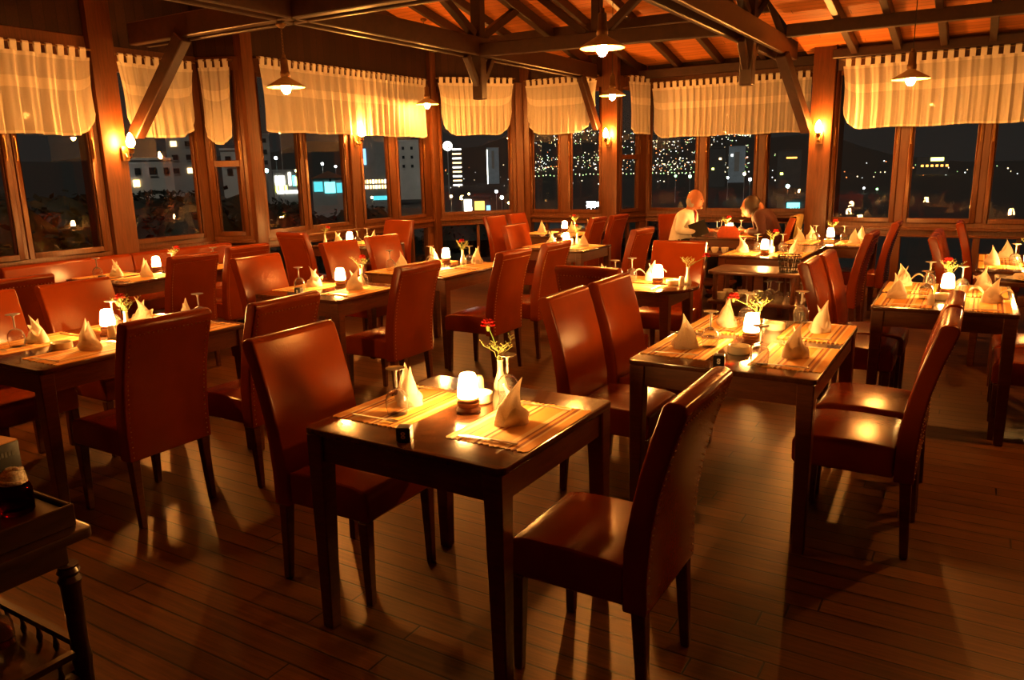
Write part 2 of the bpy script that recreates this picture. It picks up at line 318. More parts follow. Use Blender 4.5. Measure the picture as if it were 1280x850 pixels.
# ------------------------------------------------------------------ the room shell
ROOFTOP = 4.0
b = MB(); b.add([(-7.75, -2.6, 0), (3.3, -2.6, 0), (3.3, 11.75, 0), (-7.75, 11.75, 0)], [(0, 1, 2, 3)])
b.add([(-7.75, -2.6, -.15), (3.3, -2.6, -.15), (3.3, 11.75, -.15), (-7.75, 11.75, -.15)], [(3, 2, 1, 0)])
struct(b.build('floor', M['floor']), 'dark brown plank floor')

wcount = [0]
def frame_of(p0, p1):
    d = Vector((p1[0] - p0[0], p1[1] - p0[1])); return d.length, math.atan2(d.y, d.x)
ZS = 0.93
def bay(name, p0, p1, panes, lower='glass', zroof=3.05, transom=None, ends=(0, 0), ZT=2.66):
    """one straight run of window wall from p0 to p1, room on its left; panes = [(t0, t1)] metres along the run"""
    L, rz = frame_of(p0, p1); loc = (p0[0], p0[1], 0); st = 0.045
    b = MB(); a0, a1 = -ends[0], L + ends[1]
    b.box(a0, a1, -.09, 0.0, ZT + .05, 2.86)                       # top rail
    b.box(a0, a1, -.09, 0.0, .74, ZS - .05)                        # sill rail
    b.box(a0, a1, -.10, .045, .795, .83)                           # ledge
    b.box(a0, a1, -.09, .02, .72, .745)
    b.box(a0, a1, -.09, 0.0, 0.0, .11)
    if lower == 'panel':
        b.box(a0, a1, -.07, -.02, .11, .72)
    edges = [a0]
    for t0, t1 in panes: edges += [t0 - st, t1 + st]
    edges.append(a1)
    for i in range(0, len(edges), 2):
        if edges[i + 1] - edges[i] > .004:
            b.box(edges[i], edges[i + 1], -.09, 0.0, ZS - .05, ZT + .05)
            b.box(edges[i], edges[i + 1], -.09, 0.0, .11, .74)
            if edges[i + 1] - edges[i] > .2: b.box(edges[i] + .06, edges[i + 1] - .06, 0, .035, .11, 2.86)
    struct(b.build(name, M['frame'], None, loc, rz, bevel=.006, seg=1), name.replace('_', ' ') + ' of reddish window timber')
    u = MB(); u.box(a0, a1, -.07, -.02, 2.86, zroof)
    struct(u.build(name + '_upper_boards', M['boards'], None, loc, rz), 'dark boards above the windows')
    for t0, t1 in panes:
        wcount[0] += 1
        w = put('window_%d' % wcount[0], None, None, (p0[0] + cos(rz) * t0, p0[1] + sin(rz) * t0, 0), rz); struct(w, 'timber casement window')
        W_ = t1 - t0; f = MB()
        f.box(-st, 0, -.07, .012, ZS - .05, ZT + .05); f.box(W_, W_ + st, -.07, .012, ZS - .05, ZT + .05)
        f.box(0, W_, -.07, .012, ZS - .05, ZS); f.box(0, W_, -.07, .012, ZT, ZT + .05)
        for xx in (.0, W_ - .012): f.box(xx, xx + .012, -.05, -.005, ZS, ZT)
        if transom: f.box(0, W_, -.07, .012, transom - .035, transom + .035)
        child(w, 'frame', f.mesh('frame', M['frame'], bevel=.004, seg=1))
        g = MB(); g.box(.001, W_ - .001, -.033, -.027, ZS + .001, ZT - .001); child(w, 'pane', g.mesh('pane', M['pane']))
        if lower == 'glass':
            g = MB(); g.box(-st, W_ + st, -.05, -.044, .111, .719); child(w, 'lower_pane', g.mesh('lower_pane', M['pane']))
            f = MB(); f.box(W_ * .5 - .02, W_ * .5 + .02, -.07, -.02, .111, .719); child(w, 'lower_mullion', f.mesh('lower_mullion', M['frame']))
        for xx in (-st * .5, W_ + st * .5):
            k = MB(); k.tube([(xx, .020, 1.76), (xx, .020, 1.93)], .005, 8); k.box(xx - .008, xx + .008, .011, .016, 1.74, 1.95)
            child(w, 'bolt', k.mesh('bolt', M['lamp_metal']))
    return loc, rz, L

def yruns(Y1, lst): return [(Y1 - b_, Y1 - a_) for a_, b_ in lst[::-1]]          # wall running towards -Y from Y1
def xruns(X1, lst): return [(X1 - b_, X1 - a_) for a_, b_ in lst[::-1]]          # wall running towards -X from X1
BW1 = bay('wall_left', (-7.25, 4.45), (-7.25, 1.2), yruns(4.45, [(1.45, 2.08), (2.20, 2.83), (2.95, 3.58), (3.71, 4.36)]), 'panel', 3.9, ZT=2.58)
BW2 = bay('wall_left_recess', (-7.63, 5.93), (-7.63, 4.86), yruns(5.93, [(4.91, 5.79)]), 'panel', 3.9, ZT=2.62)
BRT = bay('wall_left_return', (-7.25, 6.16), (-7.63, 5.96), [(.065, .36)], 'panel', 3.9, transom=1.70, ends=(.05, .05))
BW3 = bay('wall_left_far', (-7.22, 9.62), (-7.22, 6.34), yruns(9.62, [(6.40, 6.96), (7.09, 7.75), (8.11, 8.65), (8.85, 9.44)]), 'glass', 3.9)
BW5 = bay('wall_far_corner', (-6.25, 10.85), (-7.22, 9.75), [(.28, 1.36)], 'glass', 3.7)
BW6 = bay('wall_far_left', (-4.86, 10.85), (-6.25, 10.85), xruns(-4.86, [(-6.14, -5.69), (-5.47, -4.99)]), 'glass', 3.6)
BRT2 = bay('wall_far_return', (-4.50, 11.5), (-4.72, 10.9), [(.18, .55)], 'glass', 3.4, transom=1.70)
BFAR = bay('wall_far', (-1.95, 11.5), (-4.50, 11.5), xruns(-1.95, [(-4.43, -3.72), (-3.54, -2.86), (-2.67, -2.08)]), 'glass', 3.15, ZT=2.60)
BRI = bay('wall_right', (3.2, 9.8), (-1.55, 9.8), xruns(3.2, [(-1.51, -.90), (-.72, -.105), (.056, .67), (.85, 1.46), (1.64, 2.25), (2.43, 3.04)]), 'glass', 2.98, ZT=2.52)
def post(i, x0, x1, y0, y1, z1, label):
    m = MB(); m.box(x0, x1, y0, y1, 0, z1)
    q = .02
    for s_ in (0,): m.box(x0 - q, x1 + q, y0 - q, y1 + q, 0, .12)
    struct(m.build('trim_%d' % i, M['frame'], bevel=.008, seg=2), label)
post(1, -7.60, -7.20, 4.46, 4.70, 3.4, 'big timber post on the left wall')
post(2, -7.42, -7.16, 6.17, 6.33, 3.6, 'timber post at the left recess')
post(3, -7.40, -7.17, 9.64, 9.78, 3.8, 'timber post at the far left corner')
post(4, -4.92, -4.68, 10.78, 10.90, 3.5, 'timber post on the far wall')
post(5, -1.80, -1.56, 9.70, 9.92, 3.0, 'big timber post at the right wall')
post(6, -6.33, -6.17, 10.80, 10.93, 3.6, 'timber post at the far corner')
m = MB(); m.box(-1.79, -1.70, 9.93, 11.55, 0, 3.1); struct(m.build('wall_far_jog', M['panel']), 'short return wall')
m = MB(); m.box(-7.34, -7.26, 1.2, -2.6, 0, 3.6); struct(m.build('wall_left_near', M['panel']), 'left wall near the camera')
m = MB(); m.box(-7.75, 3.3, -2.7, -2.6, 0, 4.2); struct(m.build('wall_back', M['panel']), 'back wall')
m = MB(); m.box(3.2, 3.3, -2.6, 9.8, 0, 4.2); struct(m.build('wall_right_side', M['panel']), 'side wall on the right')

# roof: main pitch with its ridge across the room, lower lean-to roof over the right side
def roof_plane(name, x0, x1, y0, z0, y1, z1, label, rafters, rw=.07, rh=.11):
    L = sqrt((y1 - y0) ** 2 + (z1 - z0) ** 2); al = math.atan2(z1 - z0, y1 - y0)
    root = put(name, None, None, (x0, y0, z0)); root.rotation_euler = (al, 0, 0); struct(root, label)
    up = 1 if y1 > y0 else -1      # which local side faces the sky
    b = MB(); b.box(0, x1 - x0, 0, L, 0, .04 * up); child(root, 'planks', b.mesh('planks', M['ceil']))
    b = MB(); b.box(0, rw, 0, L, -rh * up, 0); me = b.mesh('rafter', M['beam'], bevel=.006, seg=1)
    for x in rafters: child(root, 'rafter', me, loc=(x - x0 - rw / 2, 0, 0))
    return root, L
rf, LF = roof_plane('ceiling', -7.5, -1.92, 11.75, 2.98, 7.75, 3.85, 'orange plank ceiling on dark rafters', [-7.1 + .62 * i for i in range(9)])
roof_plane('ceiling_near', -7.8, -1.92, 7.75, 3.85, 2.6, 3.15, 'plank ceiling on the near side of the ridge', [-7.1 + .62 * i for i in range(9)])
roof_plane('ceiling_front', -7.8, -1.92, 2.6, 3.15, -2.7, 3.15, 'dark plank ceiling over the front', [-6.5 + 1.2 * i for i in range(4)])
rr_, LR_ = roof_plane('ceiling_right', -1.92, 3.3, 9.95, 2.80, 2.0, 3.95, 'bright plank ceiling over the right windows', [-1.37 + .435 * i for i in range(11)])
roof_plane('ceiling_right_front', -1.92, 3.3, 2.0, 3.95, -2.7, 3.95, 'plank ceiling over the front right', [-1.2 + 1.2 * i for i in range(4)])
b = MB(); b.box(-1.96, -1.90, 2.0, 9.7, 3.15, 4.0); struct(b.build('wall_roof_step', M['boards']), 'boards between the two roofs')
b = MB(); b.box(-1.96, -1.90, -2.7, 2.0, 3.15, 4.0); struct(b.build('wall_roof_step_front', M['boards']), 'boards between the two roofs at the front')
def beam_obj(name, parts, label):
    root = put(name, None); struct(root, label)
    for nm, a, c, w, h in parts:
        m = MB(); m.bar(a, c, w, h); child(root, nm, m.mesh(nm, M['beam'], bevel=.008, seg=1))
    return root
beam_obj('ceiling_purlin_right', [('purlin', (-1.85, 8.5, 2.86), (3.2, 8.5, 2.86), .09, .12), ('purlin', (-1.85, 7.1, 3.07), (3.2, 7.1, 3.07), .09, .12), ('wall_plate', (-1.6, 9.74, 2.745), (3.2, 9.74, 2.745), .12, .10)], 'dark purlins of the right roof')
beam_obj('ceiling_purlin_far', [('purlin', (-7.1, 9.6, 3.31), (-2.0, 9.6, 3.31), .09, .12), ('purlin', (-7.1, 7.75, 3.68), (-2.0, 7.75, 3.68), .10, .16), ('wall_plate', (-4.6, 11.40, 2.89), (-1.85, 11.40, 2.89), .12, .12), ('purlin', (-7.1, 5.9, 3.48), (-2.0, 5.9, 3.48), .09, .12)], 'dark purlins of the far roof')
def truss(name, X, y0, y1, zt, yk, zk0, ridge, label):
    P = []
    for s_ in (-1, 1): P.append(('tie_beam', (X + s_ * .085, y0, zt + .10), (X + s_ * .085, y1, zt + .10), .05, .20))
    P.append(('king_post', (X, yk, zk0), (X, yk, ridge), .115, .13))
    for s_ in (-1, 1):
        P.append(('strut', (X, yk + s_ * .09, zt + .24), (X, yk + s_ * .95, zt + .68), .08, .09))
        P.append(('bracket', (X, yk + s_ * .05, zk0 + .16), (X, yk + s_ * .26, zt - .005), .07, .07))
    P.append(('principal_rafter', (X, y1 - .05, zt + .2), (X, yk, ridge), .09, .14))
    P.append(('principal_rafter', (X, 4.6, zt + .28), (X, yk, ridge), .09, .14))
    return beam_obj(name, P, label)
truss('roof_truss', -5.10, 1.0, 10.78, 2.82, 7.80, 2.36, 3.70, 'dark timber roof truss towards the left')
truss('roof_truss', -2.10, 1.0, 9.75, 2.72, 8.00, 2.32, 3.62, 'dark timber roof truss towards the right')
beam_obj('cross_beam', [('beam', (-7.2, 4.90, 2.92), (-1.0, 4.90, 2.92), .09, .20), ('beam', (-7.2, 5.06, 2.92), (-1.0, 5.06, 2.92), .05, .20), ('brace', (-7.17, 4.80, 1.98), (-6.42, 4.88, 2.82), .11, .13)], 'dark cross beam from the left post')
beam_obj('ridge_tie', [('beam', (-5.0, 7.70, 2.88), (-2.2, 7.70, 2.83), .10, .14), ('post', (-3.6, 7.75, 2.90), (-3.6, 7.75, 3.62), .09, .09), ('brace', (-3.7, 7.72, 2.92), (-4.5, 7.72, 3.55), .08, .08), ('brace', (-3.5, 7.72, 2.92), (-2.7, 7.72, 3.55), .08, .08)], 'dark beam joining the two trusses')
beam_obj('post_brace', [('brace', (-4.98, 10.74, 2.12), (-5.02, 10.28, 2.83), .09, .12)], 'sloping brace on the far post')
beam_obj('post_brace', [('brace', (-1.82, 9.68, 1.92), (-2.02, 9.10, 2.72), .13, .10)], 'sloping brace on the big right post')

# ------------------------------------------------------------------ curtains on rods
rng = random.Random(3)
def curtain(bayf, t0, t1, zt, zb, cl, cr, label, pl=9.0, amp=.014, pin=.03):
    loc, rz, L = bayf; W_ = t1 - t0; Y0 = .085
    nu = max(30, int(W_ * 95)); nv = 26
    ph = [rng.uniform(0, 6.28) for _ in range(4)]; top = zt - .085
    def pt(u, v, off=0.0):
        x = u * W_
        # the free side edges swing inward towards the rounded bottom corners
        zbot = zb
        for e, c in ((x, cl), (W_ - x, cr)):
            if c > 0 and e < c:
                q = 1 - e / c; zbot = max(zbot, zb + c * 1.15 * (1 - sqrt(max(0, 1 - q * q))))
        z = top + (zbot - top) * v
        if cl > 0: x += pin * (1 - u) ** 3 * (sin(pi * v) * .5 + v)
        if cr > 0: x -= pin * u ** 3 * (sin(pi * v) * .5 + v)
        a = amp * 1.35 * (.45 + .8 * v)
        f = pl * (1 + .12 * sin(3 * u + ph[3]))
        y = Y0 + a * (sin(2 * pi * f * u * W_ + ph[0] + .7 * sin(5 * u * W_ + ph[1])) + .5 * sin(2 * pi * f * 2.1 * u * W_ + ph[2]) ) + .02 * sin(2.2 * u * W_ + ph[1]) * v
        z += .006 * sin(9 * u * W_ + ph[2]) * v
        return (x, y + off, z)
    m = MB(); m.sheet([[pt(j / nu, i / nv) for j in range(nu + 1)] for i in range(nv + 1)], 0)
    m.sheet([[pt(j / nu, v, .003) for j in range(nu + 1)] for v in (.30, .345, .39, .435)], 1)      # double band
    m.sheet([[pt(j / nu, v, .003) for j in range(nu + 1)] for v in (.965, 1.0)], 1)                  # bottom hem
    m.sheet([[pt(j / nu, v, .003) for j in range(nu + 1)] for v in (0, .05)], 1)                     # heading tape
    n = max(4, int(W_ / .098)); tw = .055
    for k in range(n):
        x = (k + .5) * W_ / n; x0, x1 = x - tw / 2, x + tw / 2; zr = zt - .012
        prof = [(Y0 + .006, top - .01), (Y0 + .012, zr - .03), (Y0 + .016, zr), (Y0 + .008, zr + .014), (Y0 - .008, zr + .014), (Y0 - .016, zr), (Y0 - .012, zr - .03), (Y0 - .006, top - .01)]
        m.sheet([[(x0, y, z), (x1, y, z)] for y, z in prof], 1)
    o = m.build('curtain', [M['curtain'], M['hem']], None, loc, rz)
    # keep origin on the wall run but start at t0
    o.location = (loc[0] + cos(rz) * t0, loc[1] + sin(rz) * t0, 0); tag(o, label, 'curtain', 'sheer tab-top curtains along the windows')
    r = MB(); zr = zt - .012
    r.tube([(-.03, Y0, zr), (W_ + .03, Y0, zr)], .009, 8)
    for xx in (0.0, W_): r.box(xx - .01, xx + .01, .001, Y0 - .009, zr - .01, zr + .01)
    ro = r.build('curtain_rod', M['lamp_metal'], None, o.location, rz); tag(ro, 'thin rod carrying the ' + label, 'curtain rod')
curtain(BW1, .04, 2.05, 2.74, 1.965, .16, 0, 'wide sheer curtain over the windows at the left edge', 6.5, .022)
curtain(BW2, .11, 1.0, 2.79, 1.98, .26, .16, 'sheer curtain in the recessed window behind the sloping brace', 7, .018)
curtain(BRT, .04, .40, 2.82, 1.90, .19, .19, 'narrow tongue-shaped sheer curtain on the small recess window', 10, .012, .02)
curtain(BW3, .14, 3.24, 2.87, 2.045, .10, .10, 'longest sheer curtain on the left wall behind the bright wall lamp', 7.5, .016)
curtain(BW5, .22, 1.40, 2.92, 2.08, .30, .26, 'sheer curtain with rounded corners across the angled corner window', 9)
curtain(BW6, .14, 1.34, 2.885, 2.065, .34, .26, 'rounded sheer curtain between the corner and the far post', 9)
curtain(BRT2, .03, .50, 2.86, 2.03, .0, .12, 'narrow sheer curtain just right of the far post', 12, .010, .05)
curtain(BFAR, .18, 2.44, 2.77, 1.97, .0, .16, 'long sheer curtain on the far wall behind the seated man', 9, .012)
curtain(BRI, .10, 4.68, 2.69, 1.925, 0, .20, 'long sheer curtain over the right-hand windows', 8, .013)

# ------------------------------------------------------------------ lamps
def pendant_parts(root, drop):
    """origin at the middle of the shade rim; cord or chain up to drop"""
    m = MB(); m.lathe([(.033, .085), (.04, .075), (.150, .012), (.160, 0), (.157, -.004), (.148, .006), (.04, .066), (.0, .07)], seg=28)
    child(root, 'shade', m.mesh('shade', M['lamp_shade']))
    m = MB(); m.lathe([(0, .26), (.014, .26), (.016, .235), (.030, .225), (.034, .13), (.040, .12), (.040, .088), (.036, .082), (0, .082)], seg=16)
    child(root, 'neck', m.mesh('neck', M['lamp_metal']))
    m = MB(); m.lathe([(0, -.060), (.018, -.055), (.034, -.036), (.040, -.012), (.036, .012), (.022, .030), (.014, .04), (0, .041)], seg=14)
    child(root, 'bulb', m.mesh('bulb', M['bulb']))
    m = MB(); m.lathe([(0, .0415), (.016, .0415), (.016, .069), (0, .069)], seg=12); child(root, 'socket', m.mesh('socket', M['lamp_metal']))
    m = MB(); z = .262; k = 0
    if drop < .6:
        while z < drop - .02:
            a = k % 2 * pi / 2; pts = [(.008 * cos(t) * cos(a), .008 * cos(t) * sin(a), z + .012 + .016 * sin(t)) for t in [i * pi / 4 for i in range(9)]]
            m.tube(pts, .0025, 5); z += .024; k += 1
        child(root, 'chain', m.mesh('chain', M['lamp_metal']))
    else:
        m.tube([(0, 0, .258), (0, 0, drop)], .004, 6); child(root, 'cord', m.mesh('cord', M['black']))
    m = MB(); m.lathe([(0, drop), (.045, drop), (.045, drop - .012), (.02, drop - .035), (0, drop - .035)], seg=16); child(root, 'ceiling_rose', m.mesh('ceiling_rose', M['lamp_metal']))
for x, y, z, d, lb in ((-5.20, 4.93, 2.30, .51, 'pendant lamp on a chain where two beams cross, before the left curtain'),
                       (-2.39, 5.24, 2.39, 1.115, 'largest pendant lamp, nearest one, above the middle of the room'),
                       (-.66, 8.08, 2.28, .785, 'pendant lamp hanging on a thin cord before the right-hand curtain'),
                       (-6.75, 8.98, 2.47, 1.11, 'small distant pendant lamp before the post in the left far corner'),
                       (-3.97, 9.00, 2.41, 1.165, 'pendant lamp under the largest one, before the far post')):
    t = thing('pendant_lamp', lb, 'lamp', (x, y, z), 0, 'pendant lamps with shallow shades'); pendant_parts(t, d)
t = thing('pendant_lamp', 'pendant lamp over the right side, out of view', 'lamp', (.75, 4.9, 2.42), 0, 'pendant lamps with shallow shades'); pendant_parts(t, 1.11)
t = thing('pendant_lamp', 'pendant lamp over the left end of the wall bench, out of view', 'lamp', (-5.3, 1.7, 2.35), 0, 'pendant lamps with shallow shades'); pendant_parts(t, .80)
for x, y, z, a, lb in ((-7.18, 4.66, 1.90, 0, 'wall lamp on the big left post, between two curtains'),
                       (-7.18, 7.95, 2.07, 0, 'wall lamp glaring before the long curtain on the left wall'),
                       (-1.68, 9.68, 1.94, -pi / 2, 'wall lamp on the big right post beside the right-hand curtain'),
                       (-4.80, 10.76, 2.02, -pi / 2, 'wall lamp on the far post under two pendant lamps')):
    t = thing('wall_lamp', lb, 'lamp', (x, y, z), a, 'flame-shaped wall lamps on the posts')
    m = MB(); m.lathe([(0, -.045), (.022, -.04), (.038, -.015), (.040, .01), (.030, .045), (.014, .08), (0, .095)], (.11, 0, 0), 14); child(t, 'bulb', m.mesh('bulb', M['sbulb']))
    m = MB(); m.lathe([(0, -.10), (.018, -.10), (.026, -.085), (.02, -.07), (.03, -.055), (.024, -.044), (0, -.044)], (.11, 0, 0), 14)
    child(t, 'socket', m.mesh('socket', M['lamp_metal']))
    m = MB(); m.tube([(.11, 0, -.098), (.11, 0, -.125), (.08, 0, -.145), (.035, 0, -.135), (.012, 0, -.10)], .008, 8); child(t, 'bracket', m.mesh('bracket', M['lamp_metal']))
    m = MB(); m.box(.0, .014, -.035, .035, -.17, -.03); child(t, 'backplate', m.mesh('backplate', M['lamp_metal'], bevel=.004))

# ------------------------------------------------------------------ dining chairs
def chair_meshes():
    d = {}
    m = MB(); m.prism([(.075, .335), (.46, .335), (.468, .35), (.470, .435), (.455, .458), (.40, .470), (.25, .474), (.12, .468), (.075, .462)], -.205, .205)
    d['seat'] = m.mesh('seat', M['leather'], bevel=.014, seg=3)
    rear = [(.000, .325), (.000, .46), (-.010, .58), (-.030, .70), (-.062, .82), (-.098, .925)]
    front = [(-.036, .964), (-.006, .87), (.026, .76), (.052, .64), (.072, .52), (.074, .42), (.074, .325)]
    prof = rear + [(-.106, .950), (-.099, .968), (-.078, .975), (-.054, .974)] + front
    m = MB(); m.prism(prof, -.218, .218); d['backrest'] = m.mesh('backrest', M['leather'], bevel=.010, seg=3, sharp=50)
    def leg(x, y, xf, yf):
        q = MB(); q.bar((x, y, .336), (xf, yf, 0), .044, .044, up=(1, 0, 0), w2=.030, h2=.030); return q.mesh('leg', M['darkwood'], bevel=.004, seg=1)
    d['legs'] = [leg(.030, -.185, .012, -.190), leg(.030, .185, .012, .190), leg(.435, -.183, .440, -.186), leg(.435, .183, .440, .186)]
    # brass nail heads round the back panel
    m = MB(); P = []
    def at(t):
        q = rear; k = t * (len(q) - 1); i = min(int(k), len(q) - 2); f = k - i
        return q[i][0] * (1 - f) + q[i + 1][0] * f, q[i][1] * (1 - f) + q[i + 1][1] * f
    for s_ in (-1, 1):
        for k in range(27): x, z = at(.03 + .95 * k / 26); P.append((x, s_ * .196, z))
    for k in range(1, 18): x, z = at(.98); P.append((x, -.196 + .392 * k / 18, z))
    for x, y, z in P:
        r = .0048; m.add([(x + .001, y - r, z), (x + .001, y, z - r), (x + .001, y + r, z), (x + .001, y, z + r), (x - .004, y, z)], [(0, 1, 4), (1, 2, 4), (2, 3, 4), (3, 0, 4)], 0, True)
    d['nailhead_trim'] = m.mesh('nailhead_trim', M['nail'])
    return d
CM = chair_meshes()
chair0 = thing('dining_chair', '', 'chair'); chair0['group'] = 'red-brown leather dining chairs'
for k in ('seat', 'backrest', 'nailhead_trim'): child(chair0, k, CM[k])
for q in CM['legs']: child(chair0, 'leg', q)
CHAIRS = [  # rear x, y, facing deg, label
 (-.71, 2.08, 180, 'nearest chair, its nail-studded back towards us, right of the front two-seat table'),
 (-2.26, 2.125, 0, 'shiny leather chair left of the front two-seat table, facing it'),
 (-.13, 3.45, 180, 'nearer chair on the right of the near right four-seat table'),
 (-.13, 3.945, 180, 'farther chair on the right of the near right four-seat table'),
 (-1.69, 3.41, 0, 'nearer chair on the left of the near right four-seat table'),
 (-1.68, 3.945, 0, 'farther chair on the left of the near right four-seat table'),
 (-.84, 5.175, 0, 'nearer chair on the left of the four-seat table at right edge'),
 (-.82, 5.625, 0, 'farther chair on the left of the four-seat table at right edge'),
 (.60, 5.17, 180, 'nearer chair on the right of the four-seat table at right edge, mostly cropped'),
 (.60, 5.62, 180, 'farther chair on the right of the four-seat table at right edge, mostly cropped'),
 (-3.17, 2.11, 180, 'large dark chair back at left, nearer chair right of the left-edge table'),
 (-3.05, 2.70, 180, 'chair seen from behind, farther one right of the left-edge table'),
 (-4.65, 2.05, 0, 'chair cropped by the left edge, nearer one left of the left-edge table'),
 (-4.62, 2.60, 0, 'chair facing us behind the flower of the left-edge table'),
 (-4.66, 4.03, 0, 'chair left of the middle left two-seat table, facing right'),
 (-3.28, 4.09, 180, 'chair seen from behind, right of the middle left two-seat table'),
 (-3.10, 5.05, 180, 'nearer chair right of the four-seat table left of centre'),
 (-3.09, 5.72, 180, 'farther chair right of the four-seat table left of centre'),
 (-4.89, 5.17, 0, 'orange-lit chair left of the four-seat table left of centre, nearer one'),
 (-4.895, 5.77, 0, 'orange-lit chair left of the four-seat table left of centre, farther one'),
 (-5.40, 3.93, 180, 'chair back before the wall-bench table, nearer of two'),
 (-5.58, 4.62, 180, 'chair back before the wall-bench table, farther of two'),
 (-5.30, 2.55, 180, 'dark chair back at the left edge before the wall bench'),
 (-6.19, 5.85, 86, 'chair back on the near side of the left corner table'),
 (-6.30, 7.62, -92, 'chair on the far side of the left corner table, facing us'),
 (-2.07, 4.40, 90, 'dark chair back on the near side of the small round table'),
 (-2.08, 6.02, -90, 'chair facing us on the far side of the small round table'),
 (-2.93, 7.25, 180, 'chair right of the table before the far corner table'),
 (-4.36, 7.38, 0, 'chair left of the table before the far corner table'),
 (-4.02, 9.20, 180, 'farther chair right of the far corner table, under the far post'),
 (-4.06, 8.64, 180, 'nearer dark chair right of the far corner table'),
 (-5.42, 8.64, 0, 'nearer chair left of the far corner table'),
 (-5.42, 9.20, 0, 'farther chair left of the far corner table, by the corner window'),
 (-.86, 7.34, 180, 'chair right of the table behind the service cart, side view'),
 (-.78, 8.62, 180, 'chair right of the table before the big right post, side view'),
 (-.24, 7.15, 0, 'nearer chair left of the far right window table'),
 (-.24, 7.62, 0, 'farther chair left of the far right window table'),
 (-.10, 8.72, 0, 'dim chair behind the far right window table, against the wall'),
 (-1.86, 9.20, 180, 'chair of the woman, hung with an olive cloth'),
 (-3.25, 9.36, -60, 'chair of the man in the white shirt'),
]
for i, (x, y, a, lb) in enumerate(CHAIRS):
    jitter = 0 if i < 26 or i > 37 else rng.uniform(-3, 3)
    if i == 0: chair0.location = (x, y, 0); chair0.rotation_euler = (0, 0, radians(a)); chair0['label'] = lb
    else: dup(chair0, (x, y, 0), radians(a + jitter), lb)

# ------------------------------------------------------------------ tables
def rounded(w, l, r, n=5):
    P = []
    for cx, cy, a0 in ((w / 2 - r, l / 2 - r, 0), (-w / 2 + r, l / 2 - r, pi / 2), (-w / 2 + r, -l / 2 + r, pi), (w / 2 - r, -l / 2 + r, 1.5 * pi)):
        for k in range(n + 1): a = a0 + pi / 2 * k / n; P.append((cx + r * cos(a), cy + r * sin(a)))
    return P
def slab(m, P, z0, z1, mi=0):
    n = len(P); m.add([(x, y, z0) for x, y in P] + [(x, y, z1) for x, y in P], [tuple(range(n))[::-1], tuple(range(n, 2 * n))] + [(i, (i + 1) % n, (i + 1) % n + n, i + n) for i in range(n)], mi)
def table(cx, cy, w, l, yaw, label, rnd=False, H=.75):
    t = thing('dining_table', label, 'table', (cx, cy, 0), radians(yaw), 'dark wood dining tables')
    m = MB(); slab(m, [(w / 2 * cos(2 * pi * k / 40), l / 2 * sin(2 * pi * k / 40)) for k in range(40)] if rnd else rounded(w, l, .026), H - .022, H)
    child(t, 'tabletop', m.mesh('tabletop', M['tabletop'], bevel=.004, seg=2))
    m = MB(); a, c = (w * .33, l * .33) if rnd else (w / 2 - .030, l / 2 - .026)
    for s_ in (-1, 1):
        m.box(-a, a, s_ * c - .011, s_ * c + .011, H - .115, H - .022); m.box(s_ * a - .011, s_ * a + .011, -c + .012, c - .012, H - .115, H - .022)
    child(t, 'apron', m.mesh('apron', M['darkwood']))
    for sx in (-1, 1):
        for sy in (-1, 1):
            m = MB(); m.bar((sx * (a - .012), sy * (c - .012), H - .0225), (sx * (a - .004), sy * (c - .004), 0), .068, .068, up=(1, 0, 0), w2=.046, h2=.046)
            child(t, 'leg', m.mesh('leg', M['darkwood'], bevel=.004, seg=1))
    return t
TAB = dict(
 A=(-1.488, 2.112, .797, .752, -.7, 'front two-seat table'), B=(-.883, 3.656, .79, 1.16, 0, 'near right four-seat table'),
 C=(-.151, 5.415, .74, 1.10, 1.4, 'four-seat table at right edge'), D=(-3.93, 2.33, .80, 1.17, 0, 'left-edge table'),
 E=(-3.997, 4.068, .776, .755, 2.4, 'middle left two-seat table'), F=(-4.0, 5.38, .86, .98, 0, 'four-seat table left of centre'),
 K=(-6.20, 4.25, .75, 1.35, 0, 'wall-bench table'), L=(-6.25, 6.82, .85, .75, 0, 'left corner table'), M=(-2.03, 5.18, .78, .74, 0, 'small round table'),
 J=(-3.8, 7.35, .80, .75, 0, 'table before the far corner table'), N=(-4.62, 8.92, .85, 1.20, 0, 'far corner table'), R=(-2.50, 9.12, .75, .80, 0, 'table of the seated man'),
 G=(-1.33, 8.59, .85, .76, 0, 'table before the big right post'), I=(-1.68, 7.62, .74, 1.15, 0, 'table behind the service cart'), H=(.37, 7.38, .75, 1.20, 0, 'far right window table'))
TL = dict(A='dark square two-seat table in front, set with two places', B='dark four-seat table on the right, behind the front table', C='dark four-seat table cut off by the right edge',
 D='dark four-seat table cut off by the left edge', E='dark two-seat table left of the middle, candle lit, lone near two chairs', F='long dark table left of centre behind the middle left two-seat one',
 K='table standing along the wall bench under the left windows', L='table under the curtain lamp in the left corner', M='small round dark table beside the service cart',
 J='square table just before the far corner table', N='farthest table in the far left corner by the angled window', R='table between the seated man and the woman',
 G='table before the big right post under the right windows', I='table directly behind the tiered service cart', H='table cut off at the right edge, near the right windows')
for k, (cx, cy, w, l, yw, _) in TAB.items(): table(cx, cy, w, l, yw, TL[k], k == 'M')

